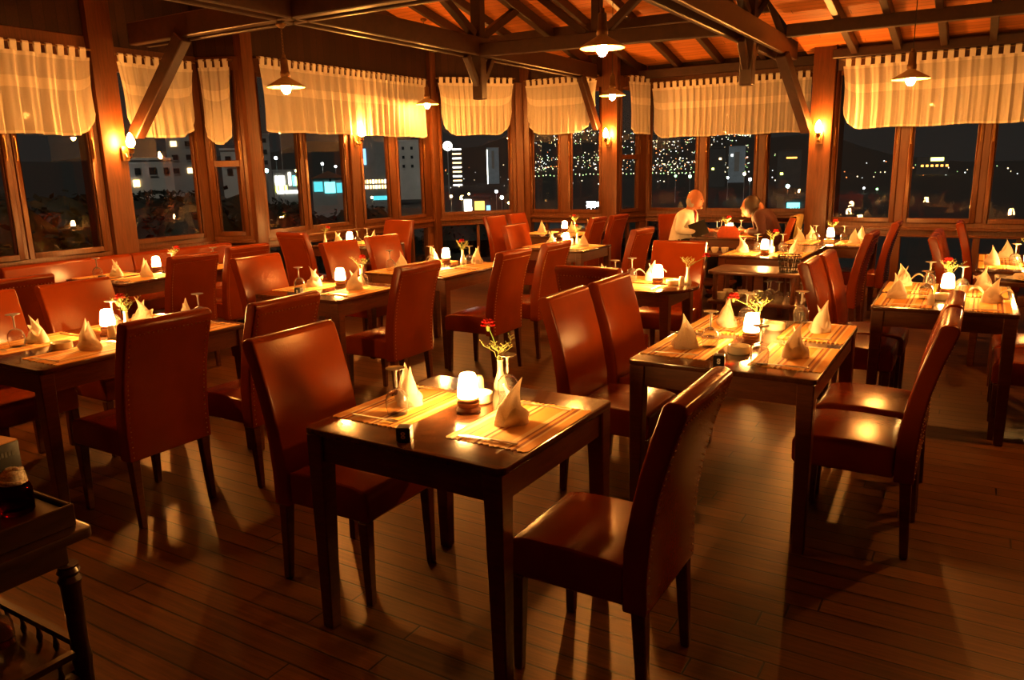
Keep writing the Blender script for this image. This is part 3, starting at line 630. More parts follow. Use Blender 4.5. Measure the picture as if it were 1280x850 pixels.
# ------------------------------------------------------------------ table ware
def mat_mesh(seed):
    r = random.Random(seed); nx, ny = 30, 36; g = []
    for j in range(ny + 1):
        row = []
        for i in range(nx + 1):
            x = -.15 + .30 * i / nx; y = -.225 + .45 * j / ny
            if j in (0, ny): y += (r.uniform(-.004, .004) + (.004 if i % 2 else -.004)) * (1 if j else -1)
            row.append((x, y, .0030 + .0006 * sin(i * 1.3) * sin(j * .6)))
        g.append(row)
    m = MB(); m.sheet(g); lo = [[(x, y, 0) for x, y, z in row] for row in g]
    m.sheet(lo[::-1])
    ring = [(0, i) for i in range(nx + 1)] + [(j, nx) for j in range(1, ny + 1)] + [(ny, i) for i in range(nx - 1, -1, -1)] + [(j, 0) for j in range(ny - 1, -1, -1)]
    m.sheet([[g[j][i] for j, i in ring], [lo[j][i] for j, i in ring]], 0, False)
    return m.mesh('placemat', M['mat'])
def napkin_mesh(kind, seed):
    """cloth napkin folded to stand: a tall pointed fold rising from a boat-like cuff, some with drooping side leaves"""
    r = random.Random(seed); m = MB(); lean = r.uniform(-.012, .022); nu, nv = 22, 12
    H = .150 + r.uniform(-.008, .010)
    def petal(ac, span, rb, zt, off, wob, zb=.002):
        # a tall cupped petal ending in a point
        g = []
        for i in range(nv + 1):
            v = i / nv; row = []; rad = rb * (1 - v ** 1.9) * (.80 + .35 * sin(pi * min(1, v * 1.25))) + .0015
            for j in range(nu + 1):
                u = j / nu - .5; a = ac + span * u * (1 - .35 * v)
                q = rad * (1 + .10 * sin(5 * u + wob) * (1 - v))
                row.append((off[0] * v * v + q * cos(a), off[1] * v * v + q * sin(a) * .80, zb + (zt - zb) * v * (1 - .10 * (2 * u) ** 2 * (1 - v)) + .003 * sin(9 * u + wob) * v * (1 - v) * 4))
            g.append(row)
        m.sheet(g)
    petal(.2, 4.2, .046, H, (-.030 + lean, .012), seed); petal(2.6, 3.4, .040, H * .88, (.020 - lean, -.010), seed + 1); petal(-1.3, 2.6, .050, H * .62, (.004, .014), seed + 2)
    petal(1.95, 2.3, .058, .080 + r.uniform(-.008, .012), (-.006, .030), seed + 3); petal(-2.0, 2.2, .056, .068 + r.uniform(-.008, .012), (.004, -.030), seed + 4)
    # wrapped cuff, high on one side and folded low on the other
    g = []; a0 = r.uniform(-.6, .6)
    for v in (0, .2, .45, .7, .9, 1.0):
        row = []
        for j in range(37):
            a = 2 * pi * j / 36; c_ = max(0, cos(a - a0)); c2 = max(0, cos(a - a0 - 2.5))
            hh = .022 + .046 * c_ ** 1.6 + .030 * c2 ** 2
            rr = (.056 + .004 * sin(3 * a + seed)) * (1 - .16 * v * v - .15 * v * c_)
            row.append((rr * cos(a) * 1.06, rr * sin(a) * .80, .001 + hh * v + .002 * sin(4 * a) * v))
        g.append(row)
    m.sheet(g)
    g = [[(x * .93, y * .93, z) for x, y, z in row] for row in g[::-1]]; m.sheet(g[:3])
    leaves = {0: [], 1: [(-.9, .085)], 2: [(-1.0, .09), (2.2, .075)]}[kind]
    for a, ln in leaves:
        g = []
        for i in range(9):
            v = i / 8; wd = .026 * sin(pi * min(1, v * .93 + .07)) ** .8; ctr = (.035 + ln * v); z = .028 + .040 * sin(pi * v * .9) + .012 * v
            g.append([(ctr * cos(a) - sin(a) * wd * s_, ctr * sin(a) + cos(a) * wd * s_, z + .010 * abs(s_) ) for s_ in (-1, -.5, 0, .5, 1)])
        m.sheet(g)
    return m.mesh('napkin', M['napkin'], sharp=60)
def goblet_mesh():
    # wine glass standing upside down on its rim
    out = [(.0335, 0), (.0375, .022), (.0400, .045), (.0370, .066), (.0260, .083), (.0090, .092), (.0050, .100), (.0045, .125), (.0050, .150), (.0100, .159), (.0300, .1635), (.0335, .1650)]
    inn = [(.0335, .1668), (.0, .1668)]
    cav = [(0, .0885), (.0080, .0885), (.0245, .0805), (.0355, .0650), (.0385, .0450), (.0361, .022), (.0321, 0)]
    m = MB(); m.lathe(cav + out[:6], seg=24); m.lathe([(0, .0919)] + out[6:] + inn, seg=24, mi=1); return m.mesh('wine_glass', [M['glass'], M['glassfoot']])  # foot is whitened more, painting in its bright glints
MATS = [mat_mesh(s_) for s_ in (1, 2, 3)]
NAPS = [napkin_mesh(k, s_) for k, s_ in ((0, 1), (0, 2), (1, 3), (2, 4), (0, 5), (1, 6))]
GOB = goblet_mesh()
def fork_mesh():
    m = MB(); m.bar((-.10, 0, .004), (.035, 0, .006), .007, .0025, w2=.005); m.bar((.035, 0, .006), (.055, 0, .008), .006, .002, w2=.022)
    for k in range(4): y = -.0095 + .0063 * k; m.bar((.053, y, .008), (.098, y, .005), .0032, .0018, w2=.002)
    return m.mesh('fork', M['steel'])
def knife_mesh():
    m = MB(); m.bar((-.105, 0, .004), (-.01, 0, .0045), .010, .005, w2=.008)
    m.add([(-.01, -.005, .003), (.08, -.009, .003), (.105, .000, .003), (.10, .006, .003), (-.01, .005, .003), (-.01, -.005, .0055), (.08, -.009, .0042), (.105, .0, .004), (.10, .006, .0055), (-.01, .005, .0055)],
          [(4, 3, 2, 1, 0), (5, 6, 7, 8, 9), (0, 1, 6, 5), (1, 2, 7, 6), (2, 3, 8, 7), (3, 4, 9, 8), (4, 0, 5, 9)])
    return m.mesh('knife', M['steel'])
FORK, KNIFE = fork_mesh(), knife_mesh()
lampm = {}
m = MB(); m.lathe([(0, 0), (.042, 0), (.044, .006), (.040, .014), (.036, .018), (.040, .026), (.041, .034), (.036, .040), (.038, .046), (.034, .052), (0, .052)], seg=24); lampm['base'] = m.mesh('base', M['candle_base'])
m = MB(); m.lathe([(0, .0522), (.0345, .0522), (.0370, .056), (.0365, .075), (.0335, .105), (.0290, .128), (.0250, .136), (.012, .140), (0, .1405)], seg=24); lampm['shade'] = m.mesh('shade', M['candle_shade'])
ashm = MB(); ashm.lathe([(0, 0), (.046, 0), (.050, .005), (.050, .034), (.047, .036), (.043, .034), (.041, .012), (.036, .008), (0, .008)], seg=28); ASH = ashm.mesh('ashtray', M['porcelain'])
shm = MB(); shm.lathe([(0, 0), (.019, 0), (.021, .004), (.020, .040), (.019, .055), (.013, .066), (0, .070)], seg=18); SHK = shm.mesh('shaker', M['porcelain'])
vm = MB(); vm.lathe([(0, 0), (.024, 0), (.027, .006), (.026, .026), (.018, .050), (.0115, .075), (.0105, .110), (.013, .118), (.0105, .119), (.008, .108), (.008, .075), (0, .07)], seg=20); VASE = vm.mesh('bud_vase', M['porcelain'])
def flower_parts(kind, seed):
    r = random.Random(seed); d = {}
    bx, by = r.uniform(-.03, .03), r.uniform(-.03, .03); zt = .115 + (.138 if kind == 'long' else .075)
    hx, hy = {'long': (-.038, -.022), 'lean': (-.110, -.062)}.get(kind, (bx, by)); top = Vector((hx, hy, zt))
    m = MB(); m.tube([(0, 0, .072), (0, 0, .118), (hx * .4, hy * .4, .115 + (zt - .115) * .5), top], .0022, 6)
    m.lathe([(0, -.022), (.006, -.018), (.0085, -.006), (.009, .004), (0, .006)], tuple(top), 8); d['stem'] = (m.mesh('stem', M['green']), None)
    m = MB()
    for ring, (n, rad, zz, tilt) in enumerate(((9, .026, .000, .25), (8, .022, .008, .7), (7, .015, .015, 1.1), (4, .008, .019, 1.4))):
        for k in range(n):
            a = 2 * pi * k / n + ring * .5 + r.uniform(-.15, .15); g = []
            for i in range(4):
                v = i / 3; rr = rad * v; w = .003 + .0095 * v
                g.append([(hx + rr * cos(a) - sin(a) * w * s_, hy + rr * sin(a) + cos(a) * w * s_, zt + zz + rr * sin(tilt) * .75 + .0026 * (1 if int(s_ * 2) % 2 else -1) * v) for s_ in (-1, -.5, 0, .5, 1)])
            m.sheet(g)
    d['blossom'] = (m.mesh('blossom', M['red'], sharp=60), None)
    m = MB()
    for k in range(9):
        a = r.uniform(0, 2 * pi); ln = r.uniform(.05, .11); sp = r.uniform(.25, .75)
        p = [Vector((0, 0, .112))]
        for i in range(1, 6): v = i / 5; p.append(Vector((cos(a) * ln * sp * v + .006 * sin(9 * v + a), sin(a) * ln * sp * v + .006 * cos(7 * v + a), .112 + ln * v * (1 - .25 * v))))
        m.tube(p, .0011, 5)
        for i in (3, 4, 5):
            for s_ in (-1, 1):
                c = p[i]; q = c + Vector((cos(a + s_ * 1.2) * .014, sin(a + s_ * 1.2) * .014, .010)); m.tube([c, q], .0009, 4); m.ell(tuple(q), .0022, .0022, .0022, 6, 4)
    d['sprig'] = (m.mesh('sprig', M['twig']), None)
    if kind == 'leafy':
        m = MB()
        for k in range(26):
            a = r.uniform(0, 2 * pi); q = r.uniform(.008, .035); z = .125 + r.uniform(0, .055); t = r.uniform(-.4, .8)
            c = Vector((q * cos(a), q * sin(a), z)); e = Vector((cos(a) * cos(t), sin(a) * cos(t), sin(t))) * .022; w = Vector((-sin(a), cos(a), 0)) * .006
            m.add([c, c + e * .5 + w, c + e, c + e * .5 - w], [(0, 1, 2, 3)], 0, True)
        d['leaf'] = (m.mesh('leaf', M['green']), None)
    return d
FL = [flower_parts(k, s_) for k, s_ in (('long', 1), ('short', 2), ('leafy', 3), ('lean', 4))]
def cube_parts():
    m = MB(); m.box(-.0235, .0235, -.0235, .0235, 0, .047); a = m.mesh('body', M['black'], bevel=.006, seg=3)
    m = MB()
    for zz, rr in ((.029, .0075), (.0175, .0075)):      # white figure on the front face
        n = 16; P = []
        for k in range(n):
            t = 2 * pi * k / n; P.append((cos(t), sin(t)))
        vs = [(rr * x, -.0243, zz + rr * .8 * y) for x, y in P] + [(rr * .35 * x, -.0243, zz + rr * .28 * y) for x, y in P] + [(rr * x, -.0237, zz + rr * .8 * y) for x, y in P] + [(rr * .35 * x, -.0237, zz + rr * .28 * y) for x, y in P]
        fs = []
        for k in range(n): k2 = (k + 1) % n; fs += [(k, k2, n + k2, n + k), (k, 2 * n + k, 2 * n + k2, k2), (n + k, n + k2, 3 * n + k2, 3 * n + k), (2 * n + k, 3 * n + k, 3 * n + k2, 2 * n + k2)]
        m.add(vs, fs)
    return a, m.mesh('number', M['white'])
CUBE = cube_parts()
ZT0 = .75
def single(name, me, label, cat, x, y, z, rz, group): return tag(put(name, me, None, (x, y, z), rz), label, cat, group)
def place(x, y, a, where, nap=0, mat=True, napkin=True, glass_at=None, nap_at=(.0, -.02), cutlery=True, nrz=None, seed=0):
    """a setting: x,y = middle of the placemat, a = direction from the sitter to the table"""
    z = ZT0
    if mat: single('placemat', MATS[seed % 3], 'striped placemat at the ' + where, 'placemat', x, y, z, a, 'striped placemats'); z += .0036
    if napkin:
        dx, dy = R2(*nap_at, a); single('napkin', NAPS[nap], 'folded standing napkin at the ' + where, 'napkin', x + dx, y + dy, z, a + (nrz if nrz is not None else rng.uniform(-.7, .7)), 'folded napkins')
    if glass_at:
        dx, dy = R2(*glass_at, a); zz = z if abs(glass_at[0]) < .145 and abs(glass_at[1]) < .22 else ZT0
        single('wine_glass', GOB, 'upturned wine glass at the ' + where, 'glass', x + dx, y + dy, zz, 0, 'upturned wine glasses')
    if cutlery:
        dx, dy = R2(.01, -.185, a); single('fork', FORK, 'fork at the ' + where, 'fork', x + dx, y + dy, z, a + rng.uniform(-.1, .1), 'forks')
        dx, dy = R2(.01, .195, a); single('knife', KNIFE, 'knife at the ' + where, 'knife', x + dx, y + dy, z, a + rng.uniform(-.1, .1), 'knives')
def candle(x, y, tp, z=ZT0):
    t = thing('candle_lamp', 'glowing frosted candle lamp on the ' + tp, 'lamp', (x, y, z), 0, 'candle lamps on the tables'); child(t, 'base', lampm['base']); child(t, 'shade', lampm['shade'])
def ash(x, y, tp): single('ashtray', ASH, 'round cream ashtray on the ' + tp, 'ashtray', x, y, ZT0, 0, 'ashtrays')
def shaker(x, y, tp, q=''): single('salt_shaker', SHK, (q or 'small') + ' cream shaker on the ' + tp, 'shaker', x, y, ZT0, 0, 'table shakers')
def vase(x, y, tp, fl=1, rz=0):
    single('bud_vase', VASE, 'slim white bud vase on the ' + tp, 'vase', x, y, ZT0, 0, 'bud vases')
    t = thing('carnation', 'red carnation in the bud vase on the ' + tp, 'flower', (x, y, ZT0), rz, 'red carnations')
    for k, (me, _) in FL[fl].items(): child(t, k, me)
def cube(x, y, tp, rz=0):
    t = thing('number_cube', 'small black number cube on the ' + tp, 'table number', (x, y, ZT0), rz, 'number cubes'); child(t, 'body', CUBE[0]); child(t, 'number', CUBE[1])
T = {k: v[5] for k, v in TAB.items()}
pX, mX = 0.0, pi          # sitter faces +X / -X
# A
place(-1.730, 2.095, pX, 'left place of the ' + T['A'], 1, glass_at=(.045, -.105), nap_at=(.005, .01), nrz=2.6, seed=0)
place(-1.250, 2.105, mX, 'right place of the ' + T['A'], 0, glass_at=(.195, -.235), nap_at=(.03, .015), nrz=.9, seed=1)
candle(-1.488, 2.142, T['A']); cube(-1.500, 1.80, T['A'], .45); ash(-1.517, 2.255, T['A']); shaker(-1.585, 2.355, T['A']); vase(-1.530, 2.425, T['A'], 0, .3)
# B
place(-.640, 3.425, mX, 'near right place of the ' + T['B'], 4, glass_at=(.105, .20), nap_at=(.0, .01), seed=0)
place(-.645, 4.000, mX, 'far right place of the ' + T['B'], 0, glass_at=(.12, -.19), nap_at=(-.01, .0), nrz=1.2, seed=2)
place(-1.120, 3.425, pX, 'near left place of the ' + T['B'], 1, glass_at=(.095, .03), nap_at=(.0, -.04), seed=1)
place(-1.115, 4.000, pX, 'far left place of the ' + T['B'], 0, glass_at=(.105, .04), nap_at=(.03, -.05), nrz=2.4, seed=0)
candle(-.885, 3.645, T['B']); cube(-.892, 3.145, T['B'], .2); ash(-.876, 3.400, T['B']); vase(-.895, 3.80, T['B'], 3, .1)
single('ashtray', ASH, 'second cream bowl beyond the candle on the ' + T['B'], 'ashtray', -.85, 3.98, ZT0, 0, 'ashtrays')
# C
place(-.345, 5.14, pX, 'near left place of the ' + T['C'], 4, glass_at=(.10, .10), nap_at=(-.05, .06), seed=1)
place(-.355, 5.68, pX, 'far left place of the ' + T['C'], 2, glass_at=(.10, .06), nap_at=(-.05, .06), nrz=1.0, seed=2)
place(.045, 5.14, mX, 'near right place of the ' + T['C'], 3, nap_at=(-.05, -.10), seed=0)
place(.035, 5.68, mX, 'far right place of the ' + T['C'], 5, glass_at=(.10, .12), nap_at=(-.02, -.05), seed=1)
candle(-.138, 5.42, T['C']); ash(-.150, 5.265, T['C']); vase(-.135, 5.60, T['C'], 2, 0); shaker(-.205, 5.02, T['C'], 'tall')
# D
place(-3.695, 2.060, mX, 'near right place of the ' + T['D'], 1, nap_at=(.03, -.04), nrz=.2, seed=0)
place(-3.695, 2.640, mX, 'far right place of the ' + T['D'], 0, glass_at=(.12, -.17), nap_at=(.08, -.05), nrz=2.6, seed=1)
place(-4.165, 2.060, pX, 'near left place of the ' + T['D'], 3, glass_at=(.02, -.09), nap_at=(.02, .01), nrz=.6, seed=2)
place(-4.165, 2.640, pX, 'far left place of the ' + T['D'], 2, glass_at=(.105, -.20), nap_at=(.03, .02), nrz=.8, seed=0)
candle(-4.00, 2.37, T['D']); ash(-3.885, 2.05, T['D']); shaker(-3.88, 2.375, T['D']); vase(-3.955, 2.45, T['D'], 2, 1); shaker(-3.91, 2.33, T['D'], 'nearer small')
# E
place(-4.235, 4.085, pX, 'left place of the ' + T['E'], 2, glass_at=(.055, -.15), nap_at=(.02, .03), seed=1)
place(-3.765, 4.085, mX, 'right place of the ' + T['E'], 0, nap_at=(.06, -.04), nrz=.8, seed=2)
candle(-4.03, 4.20, T['E']); cube(-4.06, 3.81, T['E'], .3); vase(-3.97, 4.36, T['E'], 1, 1)
single('wine_glass', GOB, 'upturned wine glass before the vase on the ' + T['E'], 'glass', -3.90, 4.30, ZT0, 0, 'upturned wine glasses')
# F
place(-4.265, 5.12, pX, 'near left place of the ' + T['F'], 4, glass_at=(-.03, -.03), nap_at=(.02, .06), seed=0)
place(-4.265, 5.62, pX, 'far left place of the ' + T['F'], 2, glass_at=(.09, -.12), nap_at=(.02, .02), seed=1)
place(-3.735, 5.12, mX, 'near right place of the ' + T['F'], 0, napkin=False, seed=2)
place(-3.735, 5.62, mX, 'far right place of the ' + T['F'], 0, glass_at=(.10, .0), nap_at=(.10, -.12), seed=0)
candle(-4.12, 5.66, T['F']); cube(-4.06, 4.99, T['F'], .3); vase(-3.99, 5.74, T['F'], 2, 2)
# K
place(-5.995, 3.93, mX, 'near right place of the ' + T['K'], 1, nap_at=(.02, -.03), seed=0)
place(-6.40, 3.85, pX, 'near left place of the ' + T['K'], 3, glass_at=(.06, -.12), nap_at=(.10, .02), nrz=.4, seed=1)
place(-5.995, 4.62, mX, 'far right place of the ' + T['K'], 2, glass_at=(.10, -.09), nap_at=(.03, .0), seed=2)
candle(-6.22, 4.20, T['K']); cube(-6.13, 3.64, T['K'], .4); vase(-6.20, 4.36, T['K'], 1, 0)
single('wine_glass', GOB, 'upturned wine glass beside the candle lamp on the ' + T['K'], 'glass', -6.13, 4.30, ZT0, 0, 'upturned wine glasses')
# L  (sitters at the near and far side)
place(-6.25, 6.615, pi / 2, 'near place of the ' + T['L'], 0, glass_at=(.08, -.14), nap_at=(.06, .14), seed=0)
place(-6.25, 7.025, -pi / 2, 'far place of the ' + T['L'], 5, glass_at=(.04, .03), nap_at=(.06, .14), seed=1)
candle(-6.36, 6.83, T['L']); vase(-6.55, 6.62, T['L'], 1, 0)
# M
place(-2.06, 5.00, pi / 2, 'near place of the ' + T['M'], 4, glass_at=(.10, .16), nap_at=(.0, .20), seed=1)
place(-2.06, 5.37, -pi / 2, 'far place of the ' + T['M'], 3, glass_at=(.10, -.10), nap_at=(.02, .02), seed=2)
candle(-1.93, 5.19, T['M']); ash(-1.83, 5.22, T['M']); shaker(-1.755, 5.19, T['M']); vase(-1.745, 5.29, T['M'], 3, pi)
# J
place(-4.035, 7.36, pX, 'left place of the ' + T['J'], 2, nap_at=(.06, .05), seed=0)
place(-3.565, 7.36, mX, 'right place of the ' + T['J'], 5, nap_at=(.0, .0), seed=1)
candle(-3.80, 7.42, T['J']); shaker(-3.80, 7.55, T['J']); shaker(-3.85, 7.53, T['J'], 'second small'); vase(-3.77, 7.62, T['J'], 2, 0)
# N
place(-4.88, 8.80, pX, 'left place of the ' + T['N'], 1, nap_at=(.0, .03), seed=0)
place(-4.36, 8.80, mX, 'right place of the ' + T['N'], 2, nap_at=(.10, -.06), seed=1)
candle(-4.64, 9.02, T['N']); vase(-4.56, 9.16, T['N'], 2, 0); cube(-4.62, 8.56, T['N'], .3)
single('napkin', NAPS[0], 'folded napkin at the far edge of the ' + T['N'], 'napkin', -4.36, 9.20, ZT0, 1.0, 'folded napkins')
# I
place(-1.885, 7.35, pX, 'near left place of the ' + T['I'], 0, glass_at=(.09, .12), nap_at=(-.02, .02), seed=0)
place(-1.475, 7.35, mX, 'near right place of the ' + T['I'], 4, glass_at=(.10, -.18), nap_at=(-.05, .02), seed=1)
candle(-1.68, 7.28, T['I']); vase(-1.66, 7.46, T['I'], 1, 0); shaker(-1.63, 7.38, T['I'])
# G
place(-1.60, 8.55, pX, 'near left place of the ' + T['G'], 0, glass_at=(.12, .10), nap_at=(-.03, .03), seed=0)
place(-1.10, 8.55, mX, 'near right place of the ' + T['G'], 1, glass_at=(.10, -.10), nap_at=(-.02, .05), seed=1)
single('napkin', NAPS[4], 'folded napkin at the far left of the ' + T['G'], 'napkin', -1.56, 8.88, ZT0, 0.4, 'folded napkins')
single('napkin', NAPS[1], 'folded napkin at the far right of the ' + T['G'], 'napkin', -1.06, 8.88, ZT0, 2.4, 'folded napkins')
candle(-1.345, 8.72, T['G']); vase(-1.36, 8.89, T['G'], 1, 0); ash(-1.33, 8.56, T['G'])
# H
place(.165, 7.12, pX, 'near left place of the ' + T['H'], 4, glass_at=(.09, .04), nap_at=(-.06, .0), seed=0)
place(.165, 7.65, pX, 'far left place of the ' + T['H'], 1, nap_at=(.04, .0), seed=1)
candle(.345, 7.05, T['H']); vase(.35, 7.30, T['H'], 2, 0)
# R: dinner things on the table of the couple
candle(-2.52, 9.15, T['R']); vase(-2.60, 9.24, T['R'], 1, 0)
for x, y, lb in ((-2.66, 9.08, 'standing before the man'), (-2.67, 9.30, 'second from the man'), (-2.44, 9.32, 'nearest to the woman')):
    single('wine_glass', GOB, 'wine glass ' + lb + ' on the couple\'s table', 'glass', x, y, ZT0, 0, 'upturned wine glasses')
single('placemat', MATS[0], 'striped placemat before the woman', 'placemat', -2.28, 9.20, ZT0, mX, 'striped placemats')

# ------------------------------------------------------------------ wall bench, carts, side table
t = thing('wall_bench', 'long red-brown leather bench along the left windows', 'bench', (-7.20, 3.35, 0))
m = MB(); m.box(.03, .52, .0, 2.40, .06, .33); child(t, 'base', m.mesh('base', M['darkwood'], bevel=.006))
m = MB(); m.box(.10, .56, .0, 2.40, .33, .46); child(t, 'seat', m.mesh('seat', M['leather'], bevel=.03, seg=3))
for k in range(2):
    m = MB(); m.prism([(.06, .40), (.02, .70), (.03, .835), (.06, .85), (.10, .83), (.15, .46), (.15, .40)], .005 + 1.2 * k, 1.195 + 1.2 * k); child(t, 'backrest', m.mesh('backrest', M['leather'], bevel=.018, seg=3))
def cart(label, x0, x1, y0, y1, tiers):
    t = thing('service_cart', label, 'cart', ((x0 + x1) / 2, (y0 + y1) / 2, 0), 0, 'dark wooden service carts'); w, l = x1 - x0, y1 - y0
    for z in tiers:
        m = MB(); slab(m, rounded(w, l, .05), z - .028, z); child(t, 'shelf', m.mesh('shelf', M['darkwood'], bevel=.006))
    for sx in (-1, 1):
        for sy in (-1, 1):
            m = MB(); cx, cy = sx * (w / 2 - .06), sy * (l / 2 - .05); zz = [0] + sorted(tiers); prev = .05
            for z in sorted(tiers): m.lathe([(.018, prev), (.022, prev + .02), (.016, (prev + z) / 2), (.022, z - .05), (.018, z - .0285)], (cx, cy, 0), 12); prev = z + .0005
            child(t, 'post', m.mesh('post', M['darkwood']))
            m = MB(); m.lathe([(0, 0), (.022, 0), (.026, .024), (.022, .0495), (0, .0495)], (cx, cy, 0), 12); child(t, 'caster', m.mesh('caster', M['black']))
    return t
cart('three-tier dark service cart behind the near right table, holding a wire basket', -1.90, -1.16, 6.24, 6.70, [.24, .475, .72])
cart('low dark cart with white cups before the man\'s table', -2.80, -2.28, 8.28, 8.66, [.30, .62])
cm_ = MB(); cm_.lathe([(0, 0), (.026, 0), (.038, .03), (.042, .06), (.039, .0605), (.034, .03), (.022, .006), (0, .006)], seg=18); cup_body = cm_.mesh('body', M['porcelain'])
cm_ = MB(); cm_.tube([(.038, 0, .048), (.056, 0, .046), (.060, 0, .032), (.050, 0, .018), (.034, 0, .016)], .0045, 7); cup_handle = cm_.mesh('handle', M['porcelain'])
def cup(x, y, z, lb):
    t = thing('coffee_cup', lb, 'cup', (x, y, z), rng.uniform(0, 6), 'white cups on the carts'); child(t, 'body', cup_body); child(t, 'handle', cup_handle)
for i, w_ in enumerate(('leftmost', 'second', 'third')):
    cup(-1.80 + .125 * i, 6.33, .475, w_ + ' front white cup on the middle shelf of the tiered cart')
    cup(-1.79 + .125 * i, 6.50, .475, w_ + ' rear white cup on the middle shelf of the tiered cart')
for i, w_ in enumerate(('leftmost', 'second', 'third', 'fourth')): cup(-2.70 + .11 * i, 8.42, .62, w_ + ' white cup on the low cart before the man')
t = thing('wire_basket', 'round black wire basket of cutlery on the tiered cart', 'basket', (-1.275, 6.37, .72))
m = MB()
for z, r in ((.006, .070), (.045, .076), (.09, .082), (.135, .088)): m.tube([(r * cos(2 * pi * k / 24), r * sin(2 * pi * k / 24), z) for k in range(25)], .0045, 6)
for k in range(20): a = 2 * pi * k / 20; m.tube([(0, 0, .006), (.070 * cos(a), .070 * sin(a), .006), (.088 * cos(a), .088 * sin(a), .135)], .0028, 5)
child(t, 'frame', m.mesh('frame', M['wire']))
for k in range(7):
    m = MB(); a = k * .9; q = .035; m.bar((q * cos(a), q * sin(a), .012), (q * 1.7 * cos(a + .3), q * 1.7 * sin(a + .3), .185), .006, .002, w2=.016)
    tag(m.build('spoon', M['steel'], None, (-1.275, 6.37, .72)), 'steel spoon standing in the wire basket', 'spoon', 'cutlery in the wire basket')
for k in range(5):
    single('wine_glass', GOB, 'upturned small glass on the cart\'s middle shelf, right side', 'glass', -1.43 + .09 * k % .36 - .0, 6.36 + (.10 if k > 3 else 0), .475, 0, 'glasses on the cart shelf')
t = thing('side_table', 'small dark side table with a plate behind the right-edge table', 'table', (.42, 6.40, 0))
m = MB(); slab(m, rounded(.60, .42, .03), .715, .745); child(t, 'tabletop', m.mesh('tabletop', M['tabletop'], bevel=.005))
for sx in (-1, 1):
    for sy in (-1, 1): m = MB(); m.bar((sx * .26, sy * .17, .7145), (sx * .26, sy * .17, 0), .045, .045, up=(1, 0, 0), w2=.035, h2=.035); child(t, 'leg', m.mesh('leg', M['darkwood'], bevel=.003))
m = MB(); m.lathe([(0, 0), (.06, 0), (.07, .006), (.115, .016), (.116, .019), (.07, .010), (0, .008)], seg=30)
tag(m.build('plate', M['porcelain'], None, (.30, 6.34, .745)), 'white plate on the small side table at right', 'plate')
m = MB(); m.ell((0, 0, .022), .085, .045, .024, 16, 8, fn=lambda p: 1 + .12 * sin(7 * p.x) + .08 * sin(9 * p.y)); 
tag(m.build('bread', M['napkin'], None, (.30, 6.34, .7535), .5), 'pale folded cloth lying on the plate', 'cloth')

# ------------------------------------------------------------------ drinks trolley in the near left corner
t = thing('drinks_trolley', 'dark turned-leg drinks trolley cropped by the lower left corner', 'trolley', (-2.42, .62, 0)); HX, HY = .47, .42
m = MB(); slab(m, rounded(2 * HX, 2 * HY, .02), .652, .680); m.box(-HX + .05, HX - .05, -HY + .05, HY - .05, .58, .6515); child(t, 'top', m.mesh('top', M['ebony'], bevel=.006))
m = MB(); tx, ty = HX - .042, HY - .020
for a_, b_ in (((-tx, -tx + .012), (-ty, ty)), ((tx - .012, tx), (-ty, ty)), ((-tx + .0121, tx - .0121), (-ty, -ty + .012)), ((-tx + .0121, tx - .0121), (ty - .012, ty))): m.box(a_[0], a_[1], b_[0], b_[1], .6805, .742)
m.box(-tx + .0121, tx - .0121, -ty + .0121, ty - .0121, .6805, .7285); child(t, 'tray', m.mesh('tray', M['ebony'], bevel=.003, seg=1))
for sx in (-1, 1):
    for sy in (-1, 1):
        m = MB(); m.lathe([(.020, 0), (.024, .05), (.023, .26), (.026, .30), (.022, .34), (.026, .52), (.031, .535), (.022, .548), (.030, .56), (.024, .572), (.028, .58)], (sx * (HX - .055), sy * (HY - .055), 0), 16)
        child(t, 'leg', m.mesh('leg', M['ebony']))
m = MB(); m.box(-HX + .075, HX - .075, -HY + .03, HY - .03, .235, .262); m.box(-HX + .03, -HX + .0745, -HY + .08, HY - .08, .235, .262); m.box(HX - .0745, HX - .03, -HY + .08, HY - .08, .235, .262); child(t, 'lower_shelf', m.mesh('lower_shelf', M['ebony'], bevel=.004))
m = MB()
for s_ in (-1, 1):
    m.box(-HX + .08, HX - .08, s_ * (HY - .045) - .010, s_ * (HY - .045) + .010, .318, .336); m.box(s_ * (HX - .045) - .010, s_ * (HX - .045) + .010, -HY + .08, HY - .08, .318, .336)
for k in range(9):
    for s_ in (-1, 1):
        m.lathe([(.005, .2625), (.009, .28), (.005, .30), (.007, .3175)], (-HX + .12 + .0875 * k, s_ * (HY - .045), 0), 8); m.lathe([(.005, .2625), (.009, .28), (.005, .30), (.007, .3175)], (s_ * (HX - .045), -HY + .12 + .075 * k, 0), 8)
child(t, 'gallery_rail', m.mesh('gallery_rail', M['ebony']))
ZT_ = .7290
t = thing('liquor_decanter', 'dark red glass decanter with a faceted clear stopper on the trolley', 'bottle', (-2.105, .935, ZT_))
m = MB(); m.lathe([(0, 0), (.036, 0), (.040, .005), (.041, .060), (.036, .075), (.020, .082), (0, .082)], seg=20); child(t, 'body', m.mesh('body', M['redglass']))
m = MB()
for k in range(70):
    a = k * 2.4; z = .0875 + .034 * ((k * .618) % 1); r = .036 * sqrt(max(.05, 1 - ((z - .083) / .042) ** 2)); m.ell((r * cos(a), r * sin(a), z), .0055, .0055, .0055, 6, 4)
m.lathe([(0, .083), (.034, .083), (.030, .108), (.014, .122), (0, .123)], seg=14, smooth=False); child(t, 'stopper', m.mesh('stopper', M['crystal']))  # opaque pale gloss on beads and stopper stands for crystal glints
t = thing('bottle_carton', 'dark blue bottle carton with an ochre lid on the trolley', 'box', (-2.225, .950, ZT_), .12)
